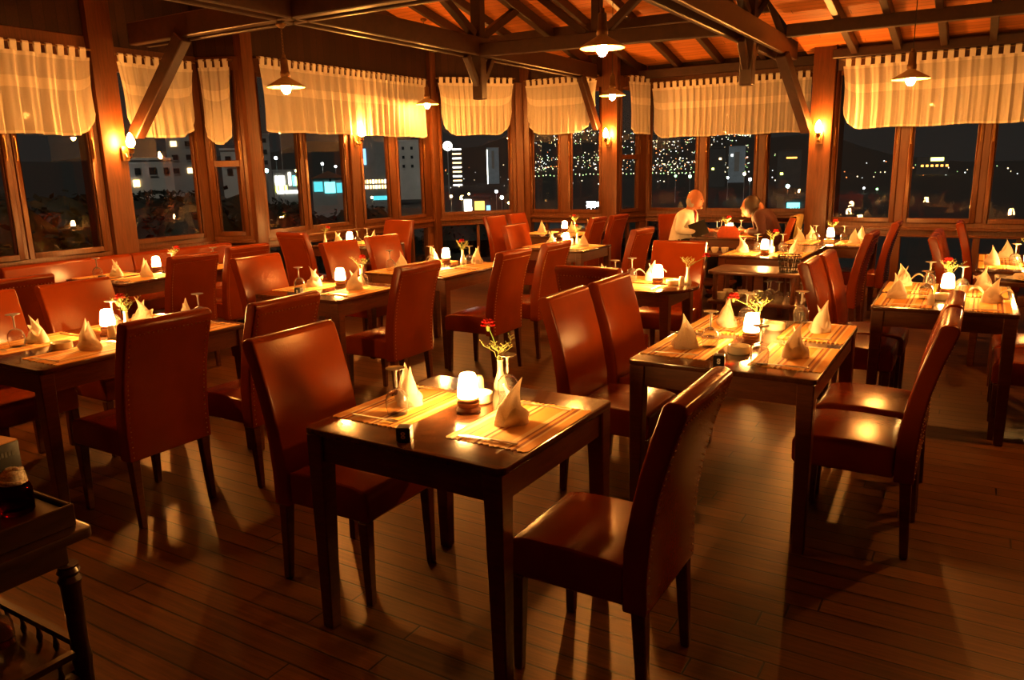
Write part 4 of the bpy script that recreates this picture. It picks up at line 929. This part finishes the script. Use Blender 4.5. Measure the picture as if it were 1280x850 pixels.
m = MB(); m.box(-.045, .045, -.045, .045, 0, .165); child(t, 'body', m.mesh('body', M['carton'], bevel=.002))
m = MB(); m.box(-.044, .044, -.044, .044, .1655, .169); child(t, 'lid', m.mesh('lid', M['cartontop']))
m = MB()
for k in range(7): m.box(.0455, .0460, -.034 + .0095 * k, -.028 + .0095 * k, .128 + .002 * (k % 2), .143)
child(t, 'print', m.mesh('print', M['grey']))
for x, y, lb in ((-2.160, .825, 'nearer orange fruit lying in the trolley tray'), (-2.215, .868, 'farther orange fruit lying in the trolley tray')):
    t = thing('orange', lb, 'fruit', (x, y, ZT_)); m = MB(); m.ell((0, 0, .032), .034, .034, .032, 18, 12); child(t, 'fruit', m.mesh('fruit', M['lemon'])); m = MB(); m.lathe([(0, .0635), (.003, .064), (.002, .067), (0, .067)], seg=6); child(t, 'stem', m.mesh('stem', M['green']))
for x, y, z, mt, lb in ((-2.33, .93, ZT_, 'amberglass', 'amber bottle behind the carton on the trolley'), (-2.33, .93, .2625, 'glass', 'clear bottle on the lower shelf of the trolley'), (-2.45, .95, .2625, 'redglass', 'red bottle on the lower shelf of the trolley')):
    t = thing('bottle', lb, 'bottle', (x, y, z)); sc = 1.0 if z > .5 else .5
    m = MB(); m.lathe([(0, 0), (.034, 0), (.037, .006 * sc), (.037, .13 * sc), (.030, .155 * sc), (.013, .18 * sc), (.012, .225 * sc), (0, .225 * sc)], seg=18); child(t, 'body', m.mesh('body', M[mt]))
    m = MB(); m.lathe([(0, .2255 * sc), (.014, .2255 * sc), (.014, .25 * sc), (0, .25 * sc)], seg=12); child(t, 'cap', m.mesh('cap', M['black']))

# ------------------------------------------------------------------ people
def skinned(joints, edges, remesh=None, extra=None, mats=None, name='body', sub=2):
    """grow one surface round a skeleton: joints = [(x, y, z, rx, ry)]"""
    me = bpy.data.meshes.new('skeleton'); me.from_pydata([j[:3] for j in joints], edges, [])
    bm = bmesh.new(); bm.from_mesh(me); ly = bm.verts.layers.skin.verify()
    bm.verts.ensure_lookup_table()
    for v, j in zip(bm.verts, joints): v[ly].radius = (j[3], j[4] if len(j) > 4 else j[3]); v[ly].use_root = v.index == 0
    bm.to_mesh(me); bm.free()
    o = bpy.data.objects.new('skeleton', me); COL.objects.link(o)
    o.modifiers.new('skin', 'SKIN').use_smooth_shade = True
    s_ = o.modifiers.new('sub', 'SUBSURF'); s_.levels = sub; s_.render_levels = sub
    dg = bpy.context.evaluated_depsgraph_get(); dg.update()
    out = bpy.data.meshes.new_from_object(o.evaluated_get(dg)); bpy.data.objects.remove(o); bpy.data.meshes.remove(me)
    if extra:
        bm = bmesh.new(); bm.from_mesh(out)
        tmp = bpy.data.meshes.new('x'); tmp.from_pydata(extra.v, [], extra.f); bm.from_mesh(tmp); bpy.data.meshes.remove(tmp); bm.to_mesh(out); bm.free()
    if remesh:
        o = bpy.data.objects.new('tmp', out); COL.objects.link(o); r = o.modifiers.new('r', 'REMESH'); r.mode = 'VOXEL'; r.voxel_size = remesh; r.use_smooth_shade = True
        dg = bpy.context.evaluated_depsgraph_get(); dg.update(); o2 = bpy.data.meshes.new_from_object(o.evaluated_get(dg)); bpy.data.objects.remove(o); bpy.data.meshes.remove(out); out = o2
    out.name = name; out.materials.clear(); out.materials.append(mats)
    out.polygons.foreach_set('use_smooth', [True] * len(out.polygons)); out.update()
    return out
def person(label, loc, rz, lean, arms, cloth, legs_mat, hairm, bald, tie=False, hd=(0, 0)):
    """seated figure facing +x; origin on the floor under the chair's rear edge"""
    px = .23; c = px + lean * .5; n = px + lean
    hx, hz_ = n + .035 + hd[0], 1.165 + hd[1]
    torso = [(px, 0, .555, .115, .15), (px + .01, 0, .67, .10, .14), (c, 0, .82, .105, .155), (n - .02, 0, .965, .095, .16), (n, 0, 1.035, .055, .06)]
    J = list(torso); E = [(0, 1), (1, 2), (2, 3), (3, 4)]
    J += [(n + .015, 0, 1.09, .048, .05), (hx - .01, 0, 1.135, .05, .05)]; E += [(4, 5), (5, 6)]
    for s_ in (-1, 1):
        k = len(J); J += [(px + .10, s_ * .09, .545, .085, .085), (px + .44, s_ * .11, .53, .062, .062), (px + .43, s_ * .11, .28, .048, .048), (px + .40, s_ * .11, .09, .035, .035), (px + .53, s_ * .12, .045, .030, .04)]
        E += [(0, k), (k, k + 1), (k + 1, k + 2), (k + 2, k + 3), (k + 3, k + 4)]
    S_ = len(J); SH = [(px, 0, .60, .125, .16)] + [(x, y, z, a + .014, b_ + .012) for x, y, z, a, b_ in torso[1:4]] + [(n, 0, 1.05, .060, .064)]; SE = [(0, 1), (1, 2), (2, 3), (3, 4)]
    hands = MB()
    for s_, (el, wr) in zip((-1, 1), arms):
        k = len(J); sh = (n - .02, s_ * .175, .985)
        J += [(*sh, .058, .058), (*el, .042, .042), (*wr, .028, .030)]; E += [(3, k), (k, k + 1), (k + 1, k + 2)]
        d = (Vector(wr) - Vector(el)).normalized(); side = Vector((-d.y, d.x, 0)) * -s_; up = Vector((0, 0, 1)); p = Vector(wr)
        hands.ell(tuple(p + d * .05), .048, .036, .017, 12, 8)
        for f, (ln, off) in enumerate(((.060, .026), (.072, .009), (.068, -.009), (.054, -.026))):
            q = p + d * .085 + side * -off; hands.tube([p + d * .05 + side * -off * .8, q, q + d * ln * .55 - up * .004, q + d * ln * .85 - up * .018], [.0095, .0092, .0085, .007], 8)
        hands.tube([p + d * .02 + side * .02, p + d * .05 + side * .045, p + d * .085 + side * .050 - up * .006], [.011, .0105, .008], 8)
        k = len(SH); SH += [(*sh, .070, .070), (*el, .056, .056), (*(Vector(el).lerp(Vector(wr), .82)), .040, .040)]; SE += [(3, k), (k, k + 1), (k + 1, k + 2)]
    def headshape(p):
        f = 1.0
        if p.z < 0: f -= .16 * abs(p.y) * -p.z                               # jaw narrows
        if p.x > .5: f -= .05 * (p.x - .5)
        return f
    hands.ell((hx, 0, hz_), .098, .076, .122, 24, 16, fn=headshape)
    hands.ell((hx + .095, 0, hz_ - .012), .020, .013, .022, 10, 7); hands.ell((hx + .082, 0, hz_ - .055), .016, .026, .008, 10, 6); hands.ell((hx + .070, 0, hz_ - .092), .024, .028, .020, 10, 7)
    hands.ell((hx + .083, 0, hz_ + .022), .014, .046, .008, 10, 6)
    for s_ in (-1, 1): hands.ell((hx - .01, s_ * .076, hz_ - .01), .020, .010, .030, 10, 7)
    t = put('person', None, None, loc, rz); tag(t, label, 'person')
    child(t, 'body', skinned(J, E, .010, hands, M['skin'], 'body'))
    child(t, 'shirt', skinned(SH, SE, .012, None, cloth, 'shirt'))
    LJ = [(px, 0, .565, .125, .165)]; LE = []
    for s_ in (-1, 1):
        k = len(LJ); LJ += [(px + .10, s_ * .09, .55, .097, .097), (px + .45, s_ * .11, .535, .074, .074), (px + .44, s_ * .11, .28, .062, .062), (px + .40, s_ * .11, .10, .052, .052)]; LE += [(0, k), (k, k + 1), (k + 1, k + 2), (k + 2, k + 3)]
    child(t, 'trousers', skinned(LJ, LE, .014, None, legs_mat, 'trousers'))
    m = MB()
    for s_ in (-1, 1): m.ell((px + .49, s_ * .115, .036), .125, .045, .036, 14, 8)
    child(t, 'shoes', m.mesh('shoes', M['black']))
    m = MB()
    if bald:   # a fringe of hair round the back and sides
        m.ell((hx - .026, 0, hz_ - .020), .080, .0785, .080, 20, 14)
    else:
        m.ell((hx - .018, 0, hz_ + .018), .106, .092, .118, 20, 12, fn=lambda p: 1.0 if p.x < .45 else 1 - .22 * (p.x - .45)); m.ell((hx - .075, 0, hz_ - .09), .055, .085, .12, 16, 10)
    child(t, 'hair', m.mesh('hair', hairm))
    m = MB()
    for s_ in (-1, 1): m.ell((hx + .084, s_ * .030, hz_ + .006), .009, .013, .008, 10, 6)
    child(t, 'eyes', m.mesh('eyes', M['black']))
    if tie:
        m = MB(); P = [(n + .058, 1.045, .016), (n + .085, 1.01, .022), (c + .125, .86, .034), (c + .110, .72, .040), (c + .10, .68, .006)]
        g = [[(x + .004, -w_, z), (x + .010, 0, z), (x + .004, w_, z)] for x, z, w_ in P]; m.sheet(g); m.sheet([[(x - .012, y, z) for x, y, z in row] for row in g][::-1])
        child(t, 'tie', m.mesh('tie', M['tie']))
    return t
person('seated balding man in a white shirt and red tie, reading at a far table', (-3.36, 9.12, 0), 0, .12, (((.30, -.25, .80), (.56, -.10, .80)), ((.30, .25, .80), (.56, .12, .80))), M['shirt'], M['trousers'], M['hair_gray'], True, True, (.03, -.005))
person('seated dark-haired woman in a maroon top leaning over the far table', (-1.80, 9.20, 0), radians(180), .16, (((.30, -.24, .80), (.56, -.08, .80)), ((.30, .24, .80), (.54, .10, .80))), M['maroon'], M['trousers'], M['hair_dark'], False, False, (.09, -.09))
t = tag(put('menu_folder', None, None, (-2.80, 8.96, .7505), .3), 'open dark menu folder before the man', 'menu')
m = MB(); m.bar((-.01, 0, .001), (-.07, 0, .16), .20, .006, up=(0, 1, 0)); child(t, 'cover', m.mesh('cover', M['black'])); m = MB(); m.bar((.0, 0, .005), (-.058, 0, .150), .18, .003, up=(0, 1, 0)); child(t, 'page', m.mesh('page', M['white']))
t = thing('handbag', 'soft orange-red bag standing on the man\'s table', 'bag', (-2.47, 8.90, .7505), .2)
m = MB(); g = []
for v, (w_, d_) in ((0, (.115, .050)), (.3, (.125, .058)), (.65, (.105, .045)), (.9, (.080, .022)), (1.0, (.074, .012))):
    g.append([(w_ * cos(2 * pi * j / 28) * (1 + .05 * sin(j)), d_ * sin(2 * pi * j / 28), .125 * v) for j in range(29)])
m.sheet(g); m.add(g[0][:28], [tuple(range(28))[::-1]]); child(t, 'body', m.mesh('body', M['redcloth']))
m = MB(); m.tube([(-.045, 0, .12), (-.035, 0, .155), (0, 0, .168), (.035, 0, .155), (.045, 0, .12)], .005, 7); child(t, 'handle', m.mesh('handle', M['redcloth']))
m = MB(); g = []
for i in range(25):
    v = i / 24; row = []
    for j in range(9):
        y = -.20 + .40 * j / 8; w_ = .006 * sin(j * 1.7 + 3 * v)
        if v < .45: q = v / .45; x, z = -.005 + .03 * (1 - q) - .058 * q + .02 , .70 + .275 * q
        elif v < .55: q = (v - .45) / .10; x, z = -.045 - .075 * q, .985 + .006 * sin(pi * q)
        else: q = (v - .55) / .45; x, z = -.122 + .075 * q, .982 - .46 * q
        row.append((x + w_, y + .01 * sin(5 * v), z))
    g.append(row)
m.sheet(g); o = m.build('draped_cloth', M['coat'], None, (-1.86, 9.20, 0), radians(180)); sm_ = o.modifiers.new('thickness', 'SOLIDIFY'); sm_.thickness = .006
tag(o, 'olive cloth hung over the back of the woman\'s chair', 'cloth')

# ------------------------------------------------------------------ outside: ground, trees, town, hill
b = MB(); n_ = 24
ring = [(R, [(R * cos(2 * pi * k / n_), R * sin(2 * pi * k / n_)) for k in range(n_)]) for R in (18, 45, 120, 500, 2500)]
zz_ = {18: -3.2, 45: -6.5, 120: -9.2, 500: -11, 2500: -12}
vs = [(0, 0, -3.2)] + [(x, y, zz_[R]) for R, P in ring for x, y in P]; fs = [(0, 1 + k, 1 + (k + 1) % n_) for k in range(n_)]
for i in range(len(ring) - 1): fs += [(1 + i * n_ + k, 1 + (i + 1) * n_ + k, 1 + (i + 1) * n_ + (k + 1) % n_, 1 + i * n_ + (k + 1) % n_) for k in range(n_)]
b.add(vs, fs, 0, True); struct(b.build('outside_ground', M['ground']), 'dark ground outside')
def dirv(az): return Vector((-sin(YAW) * cos(az) + cos(YAW) * sin(az), cos(YAW) * cos(az) + sin(YAW) * sin(az), 0))      # az from the view axis
def gz(D): 
    P = [(0, -3.2), (18, -3.2), (45, -6.5), (120, -9.2), (500, -11), (2500, -12)]
    for (a, za), (c, zc) in zip(P, P[1:]):
        if D <= c: return za + (zc - za) * (D - a) / (c - a)
    return -12
def hill_h(az, r):
    q = max(0, min(1, (r - 650) / 750)); q = q * q * (3 - 2 * q)
    a = math.degrees(az); h = 62 + 10 * sin(a * .35) + 6 * sin(a * .9 + 1) - max(0, a - 17) * 4.6 - max(0, -a - 2) * 1.0
    return -12.5 + q * max(5, h)
b = MB(); g = []
for i in range(14):
    r = 620 + 95 * i; g.append([tuple(dirv(radians(a)) * r + Vector((0, 0, hill_h(radians(a), r)))) for a in range(-34, 44, 2)])
b.sheet(g); struct(b.build('outside_hill', M['ground']), 'dark hillside across the bay')
b = MB(); r_ = random.Random(11)
def dot(p, s_, mi): x, y, z = p; b.add([(x - s_, y, z), (x + s_, y, z), (x, y - s_, z), (x, y + s_, z), (x, y, z - s_), (x, y, z + s_)], [(0, 2, 5), (2, 1, 5), (1, 3, 5), (3, 0, 5), (2, 0, 4), (1, 2, 4), (3, 1, 4), (0, 3, 4)], mi)
for k in range(900):
    az = radians(r_.uniform(1.0, 17) if k < 760 else r_.uniform(-9, 36)); r = r_.uniform(800, 1420) if k < 760 else r_.uniform(500, 1000)
    if k < 760 and r_.random() < .35: r = r_.uniform(800, 960)
    dot(dirv(az) * r + Vector((0, 0, hill_h(az, r) + 2)), r_.choice((.45, .55, .65, .9)) * r / 1200, r_.choice((0, 0, 0, 1, 1, 2, 3)))
for k in range(60):     # a quay road of green and yellow lamps
    az = radians(1.2 + 15.5 * k / 59 + r_.uniform(-.05, .05)); dot(dirv(az) * 690 + Vector((0, 0, -6 + r_.uniform(-.6, .6))), .55, 2 if k % 3 else 0)
for k in range(34):     # the far shore on the right
    az = radians(22.5 + 6.5 * k / 33 + r_.uniform(-.1, .1)); dot(dirv(az) * 900 + Vector((0, 0, -9 + r_.uniform(-1, 1))), .8, 3 if 14 < k < 30 else r_.choice((0, 0, 3)))
tag(b.build('city_lights', [M['city_warm'], M['city_white'], M['city_green'], M['city_red']]), 'countless small lights scattered over the far hillside', 'lights', None, 'stuff')
def tree(x, y, z0, zt, r, label, seed):
    q = random.Random(seed); t = thing('tree', label, 'tree', (x, y, z0), q.uniform(0, 6), 'dark trees outside the windows'); h = zt - z0
    m = MB(); m.tube([(0, 0, -.3), (.05, .03, h * .35), (-.04, .05, h * .7)], [.16, .12, .06], 8)
    for k in range(5): a = k * 1.3; m.tube([(0, 0, h * (.35 + .06 * k)), (r * .5 * cos(a), r * .5 * sin(a), h * (.55 + .06 * k))], [.05, .02], 6)
    child(t, 'trunk', m.mesh('trunk', M['bark']))
    m = MB(); cl = [(q.uniform(-.55, .55) * r, q.uniform(-.55, .55) * r, h * q.uniform(.45, .86), r * q.uniform(.35, .55)) for _ in range(9)] + [(0, 0, h * .72, r * .6)]
    for c in cl: m.ell(c[:3], c[3] * .86, c[3] * .86, min(c[3] * .86, h - .15 - c[2]), 12, 8, fn=lambda p: 1 + .12 * sin(9 * p.x + 5 * p.z) * cos(8 * p.y))
    for k in range(3200):
        c = cl[k % len(cl)]; v = Vector((q.gauss(0, 1), q.gauss(0, 1), q.gauss(0, 1))).normalized() * c[3] * q.uniform(.75, 1.02); p = Vector(c[:3]) + v
        p.z = min(p.z, h - .02)
        e = Vector((q.gauss(0, 1), q.gauss(0, 1), q.gauss(0, .6))).normalized(); w_ = e.cross(Vector((q.gauss(0, 1), q.gauss(0, 1), 1))).normalized(); s_ = q.uniform(.05, .10)
        m.add([p - e * s_, p + w_ * s_ * .5, p + e * s_, p - w_ * s_ * .5], [(0, 1, 2, 3)], 0, True)
    child(t, 'foliage', m.mesh('foliage', M['leaf']))
for i, (az, D, zt, r, lb) in enumerate(((-34, 11, 1.75, 1.6, 'outside the leftmost windows'), (-27, 18.5, 1.25, 2.1, 'outside the recessed window'), (-20.5, 13.5, 1.75, 1.7, 'outside the small recess window'),
        (-16.0, 20, 1.0, 2.1, 'below the neon lights, outside the long left wall'), (-10.5, 25, .6, 2.4, 'below the lit block, outside the left wall'), (-3.0, 30, -.1, 2.8, 'outside the angled corner window'), (10.5, 34, -.3, 3.0, 'outside the far windows behind the man'), (19.5, 38, -.5, 3.0, 'outside the right far window'))):
    p = dirv(radians(az)) * D; tree(p.x, p.y, gz(D), zt, r, 'dark leafy tree ' + lb, 40 + i)
def block(name, x, y, w, z1, label, mat, wins, d=None, roof=None, z0=None, group=None):
    """a building turned to face the room; wins = [(u, z, width, height, material, part name)] on its front"""
    D = sqrt(x * x + y * y); rz = math.atan2(y, x) - pi / 2; d = d or max(6, w * .7); z0 = gz(D) - .5 if z0 is None else z0
    t = thing(name, label, 'building', (x, y, z0), rz, group); m = MB(); m.box(-w / 2, w / 2, 0, d, 0, z1 - z0); child(t, 'walls', m.mesh('walls', mat))
    m = MB()
    if roof == 'pitched': m.prism([(-w / 2 - .3, z1 - z0), (w / 2 + .3, z1 - z0), (0, z1 - z0 + w * .22)], -.3, d + .3)
    else: m.box(-w / 2 - .15, w / 2 + .15, -.15, d + .15, z1 - z0, z1 - z0 + .35)
    child(t, 'roof', m.mesh('roof', M['roof'] if roof == 'pitched' else mat))
    for u, z, ww, hh, mt, nm in wins:
        m = MB(); m.box(u - ww / 2, u + ww / 2, -.14, .0 - .001, z - z0 - hh / 2, z - z0 + hh / 2); f = child(t, nm, m.mesh(nm, M[mt]))
        if nm == 'window' and ww > .8:
            m = MB(); m.box(u - ww / 2 - .08, u + ww / 2 + .08, -.2, -.141, z - z0 - hh / 2 - .14, z - z0 - hh / 2 - .02); child(f, 'sill', m.mesh('sill', mat))
    return t
block('house', -99.0, 67.8, 5.6, 3.7, 'small white house with dark windows seen through the recessed window', M['facade'], [(-1.7, 2.2, .7, .9, 'dark_glass', 'window'), (.2, 2.2, .9, 1.0, 'dark_glass', 'window'), (1.9, 2.2, .6, .9, 'dark_glass', 'window'), (-2.0, .6, .8, .9, 'win_warm', 'window')], roof='flat')
block('apartment_building', -136.1, 101.9, 8.0, 9.2, 'grey apartment block beyond the white house', M['facade_gray'], [(u, z, 1.1, 1.0, 'dark_glass' if (i + j) % 3 else 'win_warm', 'window') for i, u in enumerate((-2.6, 0, 2.6)) for j, z in enumerate((7.6, 5.0, 2.4))])
block('apartment_building', -107.8, 89.4, 4.2, 5.4, 'beige block with a balcony seen through the small recess window', M['facade'], [(-1.0, 3.9, .9, 1.1, 'dark_glass', 'window'), (1.0, 3.9, .9, 1.1, 'dark_glass', 'window'), (-.9, 1.9, .8, 1.0, 'dark_glass', 'window'), (0, 2.7, 3.4, .25, 'facade_gray', 'balcony')])
block('apartment_building', -150.0, 132.3, 4.4, 10.5, 'tall block with a column of lit windows on the left', M['facade_gray'], [(-.9, z, 1.3, 1.2, 'win_white', 'window') for z in (9.2, 6.6, 4.1, 1.4, -1.2)] + [(1.1, z, .8, 1.0, 'dark_glass', 'window') for z in (9.2, 6.6, 4.1)])
block('shop', -131.4, 123.0, 6.4, 1.9, 'neon lit shop front among dark trees', M['facade_gray'], [(-1.8, -.1, 2.0, 2.0, 'win_white', 'sign_panel'), (-1.6, -1.9, 2.4, 1.4, 'win_yellow', 'sign_panel'), (.3, .2, .5, 2.8, 'win_white', 'sign_panel'), (1.2, -.2, .6, 2.2, 'win_cyan', 'sign_panel'), (1.9, -.3, 1.0, 1.8, 'win_yellow', 'sign_panel'), (.2, -2.6, 5.4, .6, 'win_white', 'sign_panel')])
block('hall', -104.5, 107.6, 6.0, .4, 'low teal lit hall with bright windows', M['facade_gray'], [(-1.9, -1.1, 1.6, 1.8, 'win_teal', 'wall_panel'), (.2, -1.3, 1.9, 2.0, 'win_cyan', 'wall_panel'), (2.1, -1.4, 1.4, 1.8, 'win_teal', 'wall_panel'), (.3, -.9, .3, 2.4, 'dark_glass', 'door_frame')], roof='pitched')
block('apartment_building', -169.6, 197.1, 10.4, 12.0, 'wide apartment block with rows of lit balconies', M['facade_gray'], [(-4.3 + .95 * i, z, .55, 1.1, 'win_warm' if (i + j) % 4 else 'win_white', 'window') for i in range(10) for j, z in enumerate((-3.6, -1.9))] + [(-4.0, 6.0, 1.4, 5.0, 'win_blue', 'stair_light'), (0, -2.8, 10, .3, 'facade', 'balcony'), (1.5, -7.2, 6.6, 1.3, 'win_teal', 'sign_panel')])
block('apartment_building', -197.9, 251.5, 10.3, 12.9, 'pale dim slab block right of the lit balconies', M['facade'], [(u, z, 1.0, 1.2, 'dark_glass', 'window') for u in (-3.4, 0, 3.4) for z in (10, 6.5, 3)])
block('tower_block', -344.0, 491.6, 8.2, 18.0, 'slim dark tower striped with lit balconies', M['facade_dark'], [(0, 15.8 - 3.3 * j, 6.6, 1.0, 'win_warm' if j % 2 else 'win_white', 'balcony') for j in range(9)])
block('tower_block', -342.8, 540.5, 9.7, 17.2, 'tall blue-grey lit tower', M['facade_blue'], [(-4.6, -1, .5, 34, 'win_white', 'edge_light'), (0, 8, 2.0, 14, 'facade_gray', 'recess')])
block('tower_block', -135.8, 502.0, 10.1, 11.2, 'pale grey tower beyond the far windows', M['facade_blue'], [(0, 2, 3.0, 12, 'facade_gray', 'recess'), (-3, 6, 1.2, 1.2, 'win_white', 'window')])
block('tower_block', -119.5, 402.6, 9.1, 8.8, 'dark tower left of the pale grey one', M['facade_dark'], [(2, 3.5, 1.2, 1.0, 'win_warm', 'window'), (-1.5, -1.5, 1.2, 1.0, 'win_yellow', 'window')])
block('tower_block', -77.0, 372.1, 10.2, 6.2, 'dark tower right of the pale grey one', M['facade_dark'], [(1, 3.0, 4.5, .7, 'win_orange', 'sign_panel'), (-3, -4.0, 1.2, 1.0, 'win_yellow', 'window')])
block('kiosk', -88.7, 133.2, 5.6, -4.4, 'low stalls lit white and orange below the towers', M['facade_dark'], [(-1.8, -5.8, 1.5, 2.4, 'win_white', 'panel'), (.6, -5.9, 2.0, 1.8, 'win_orange', 'panel'), (2.4, -6.4, .8, 1.0, 'win_blue', 'panel')])
block('kiosk', -17.6, 88.3, 3.4, -2.5, 'small kiosk with a cyan lit screen near the right post', M['facade_dark'], [(0, -3.3, 1.3, .95, 'win_cyan', 'screen')])
t = thing('round_sign', 'round white sign with a dark letter D on a tall mast', 'sign', (-174.7, 243.9, gz(300)), math.atan2(243.9, -174.7) - pi / 2)
zs_ = 10.0 - gz(300)
m = MB(); m.tube([(0, .3, -.5), (0, .3, zs_ - 1.6)], .25, 8); child(t, 'mast', m.mesh('mast', M['pole']))
m = MB(); n_ = 28; vs = [(1.75 * cos(2 * pi * k / n_), yy, zs_ + 1.75 * sin(2 * pi * k / n_)) for yy in (0, .5) for k in range(n_)]; m.add(vs, [tuple(range(n_)), tuple(range(2 * n_ - 1, n_ - 1, -1))] + [(k, k + n_, (k + 1) % n_ + n_, (k + 1) % n_) for k in range(n_)]); child(t, 'disc', m.mesh('disc', M['win_white']))
m = MB(); g = []
for rr in (.95, .55): g.append([(-.35, -.06, zs_ + rr * 1.0)] + [(-.15 + rr * cos(a), -.06, zs_ + rr * sin(a)) for a in [pi / 2 - pi * k / 12 for k in range(13)]] + [(-.35, -.06, zs_ - rr * 1.0)])
m.sheet(g, 0, False); m.box(-.65, -.30, -.08, -.05, zs_ - .95, zs_ + .95); child(t, 'letter', m.mesh('letter', M['facade_dark']))
def street(az, D, z, mt, label, r=.28, name='street_light'):
    p = dirv(radians(az)) * D; g0 = gz(D); t = thing(name, label, 'street light', (p.x, p.y, g0), 0, 'street lights in the town')
    m = MB(); m.tube([(0, 0, -.3), (0, 0, z - g0 - r)], [.09, .06], 6); child(t, 'pole', m.mesh('pole', M['pole'])); m = MB(); r *= .62; m.ell((0, 0, z - g0), r, r, r, 10, 7); child(t, 'lamp', m.mesh('lamp', M[mt]))
for az, D, z, mt, lb, r in ((-27.3, 118, .9, 'lamp_white', 'white street light beside the white house', .34), (-20.6, 130, .2, 'lamp_white', 'white street light seen through the small recess window', .30), (-17.0, 150, 2.0, 'lamp_cyan', 'cyan street light above the neon shop', .55), (-16.3, 150, 4.2, 'lamp_white', 'tall white street light above the neon shop', .42), (-15.9, 160, 9.2, 'lamp_yellow', 'high yellow street light before the left curtain', .42), (-15.0, 160, 1.9, 'lamp_yellow', 'yellow street light right of the neon shop', .45),
        (-13.2, 170, 3.2, 'lamp_white', 'white street light over the teal hall', .42), (-12.3, 170, 2.6, 'lamp_white', 'second white street light over the teal hall', .34), (-9.9, 200, -5.0, 'lamp_yellow', 'yellow street light before the lit balconies', .5), (-8.2, 200, -6.6, 'lamp_yellow', 'low yellow street light right of the lit balconies', .55), (-4.2, 210, -5.6, 'lamp_yellow', 'yellow street light, left of a cluster in the corner window', .6), (-3.4, 210, -6.0, 'lamp_yellow', 'largest yellow street light of the cluster in the corner window', .95), (-2.9, 214, -5.2, 'lamp_yellow', 'right yellow street light of the cluster in the corner window', .5), (-.9, 210, -4.6, 'lamp_white', 'white light right of the tall blue tower', .6), (-.5, 205, -6.0, 'lamp_white', 'second white light right of the tall blue tower', .7), (.0, 190, -6.8, 'lamp_yellow', 'yellow light by the corner post', .5),
        (13.0, 240, -2.2, 'lamp_green', 'green light low in the far window behind the man', .8), (12.0, 240, -2.0, 'lamp_green', 'second green light behind the man', .6), (16.7, 240, -1.8, 'lamp_yellow', 'yellow-green light below the pale tower', .7), (17.1, 250, -3.6, 'lamp_white', 'white light below the pale tower', .7), (15.6, 250, -3.0, 'lamp_white', 'small white light left of the pale tower', .45), (19.6, 230, -5.2, 'lamp_cyan', 'cyan-green light above the cyan kiosk', .8), (18.2, 240, -3.4, 'lamp_green', 'small green light behind the woman', .5), (24.4, 300, -8.2, 'lamp_white', 'white light low behind the right windows', .5), (25.2, 300, -8.6, 'lamp_green', 'green light low behind the right windows', .6)):
    street(az, D, z, mt, lb, r)
p = dirv(radians(6.0)) * 140
t = thing('flood_light', 'dazzling blue-white flood light low in the far left window', 'flood light', (p.x, p.y, gz(140)), math.atan2(p.y, p.x) - pi / 2)
z_ = -5.2 - gz(140); m = MB(); m.tube([(0, .3, -.3), (0, .3, z_)], .1, 8); child(t, 'pole', m.mesh('pole', M['pole']))
m = MB(); m.box(-.75, .75, 0, .25, z_ - .5, z_ + .5); child(t, 'head', m.mesh('head', M['flood'])); m = MB(); m.box(.9, 2.4, 0, .25, z_ - .35, z_ + .45); child(t, 'side_panel', m.mesh('side_panel', M['win_white'])); m = MB(); m.bar((-.7, .28, z_), (2.4, .28, z_), .1, .1); child(t, 'crossarm', m.mesh('crossarm', M['pole']))
p = dirv(radians(28.3)) * 700
block('pier_building', p.x, p.y, 22, 2.0, 'long red and yellow lit building across the water at right', M['facade_dark'], [(-7 + 3.4 * i, -4.5, 1.8, 1.6, 'win_orange', 'window') for i in range(6)] + [(3, .4, 9, 2.6, 'win_yellow', 'sign_panel')], d=10)
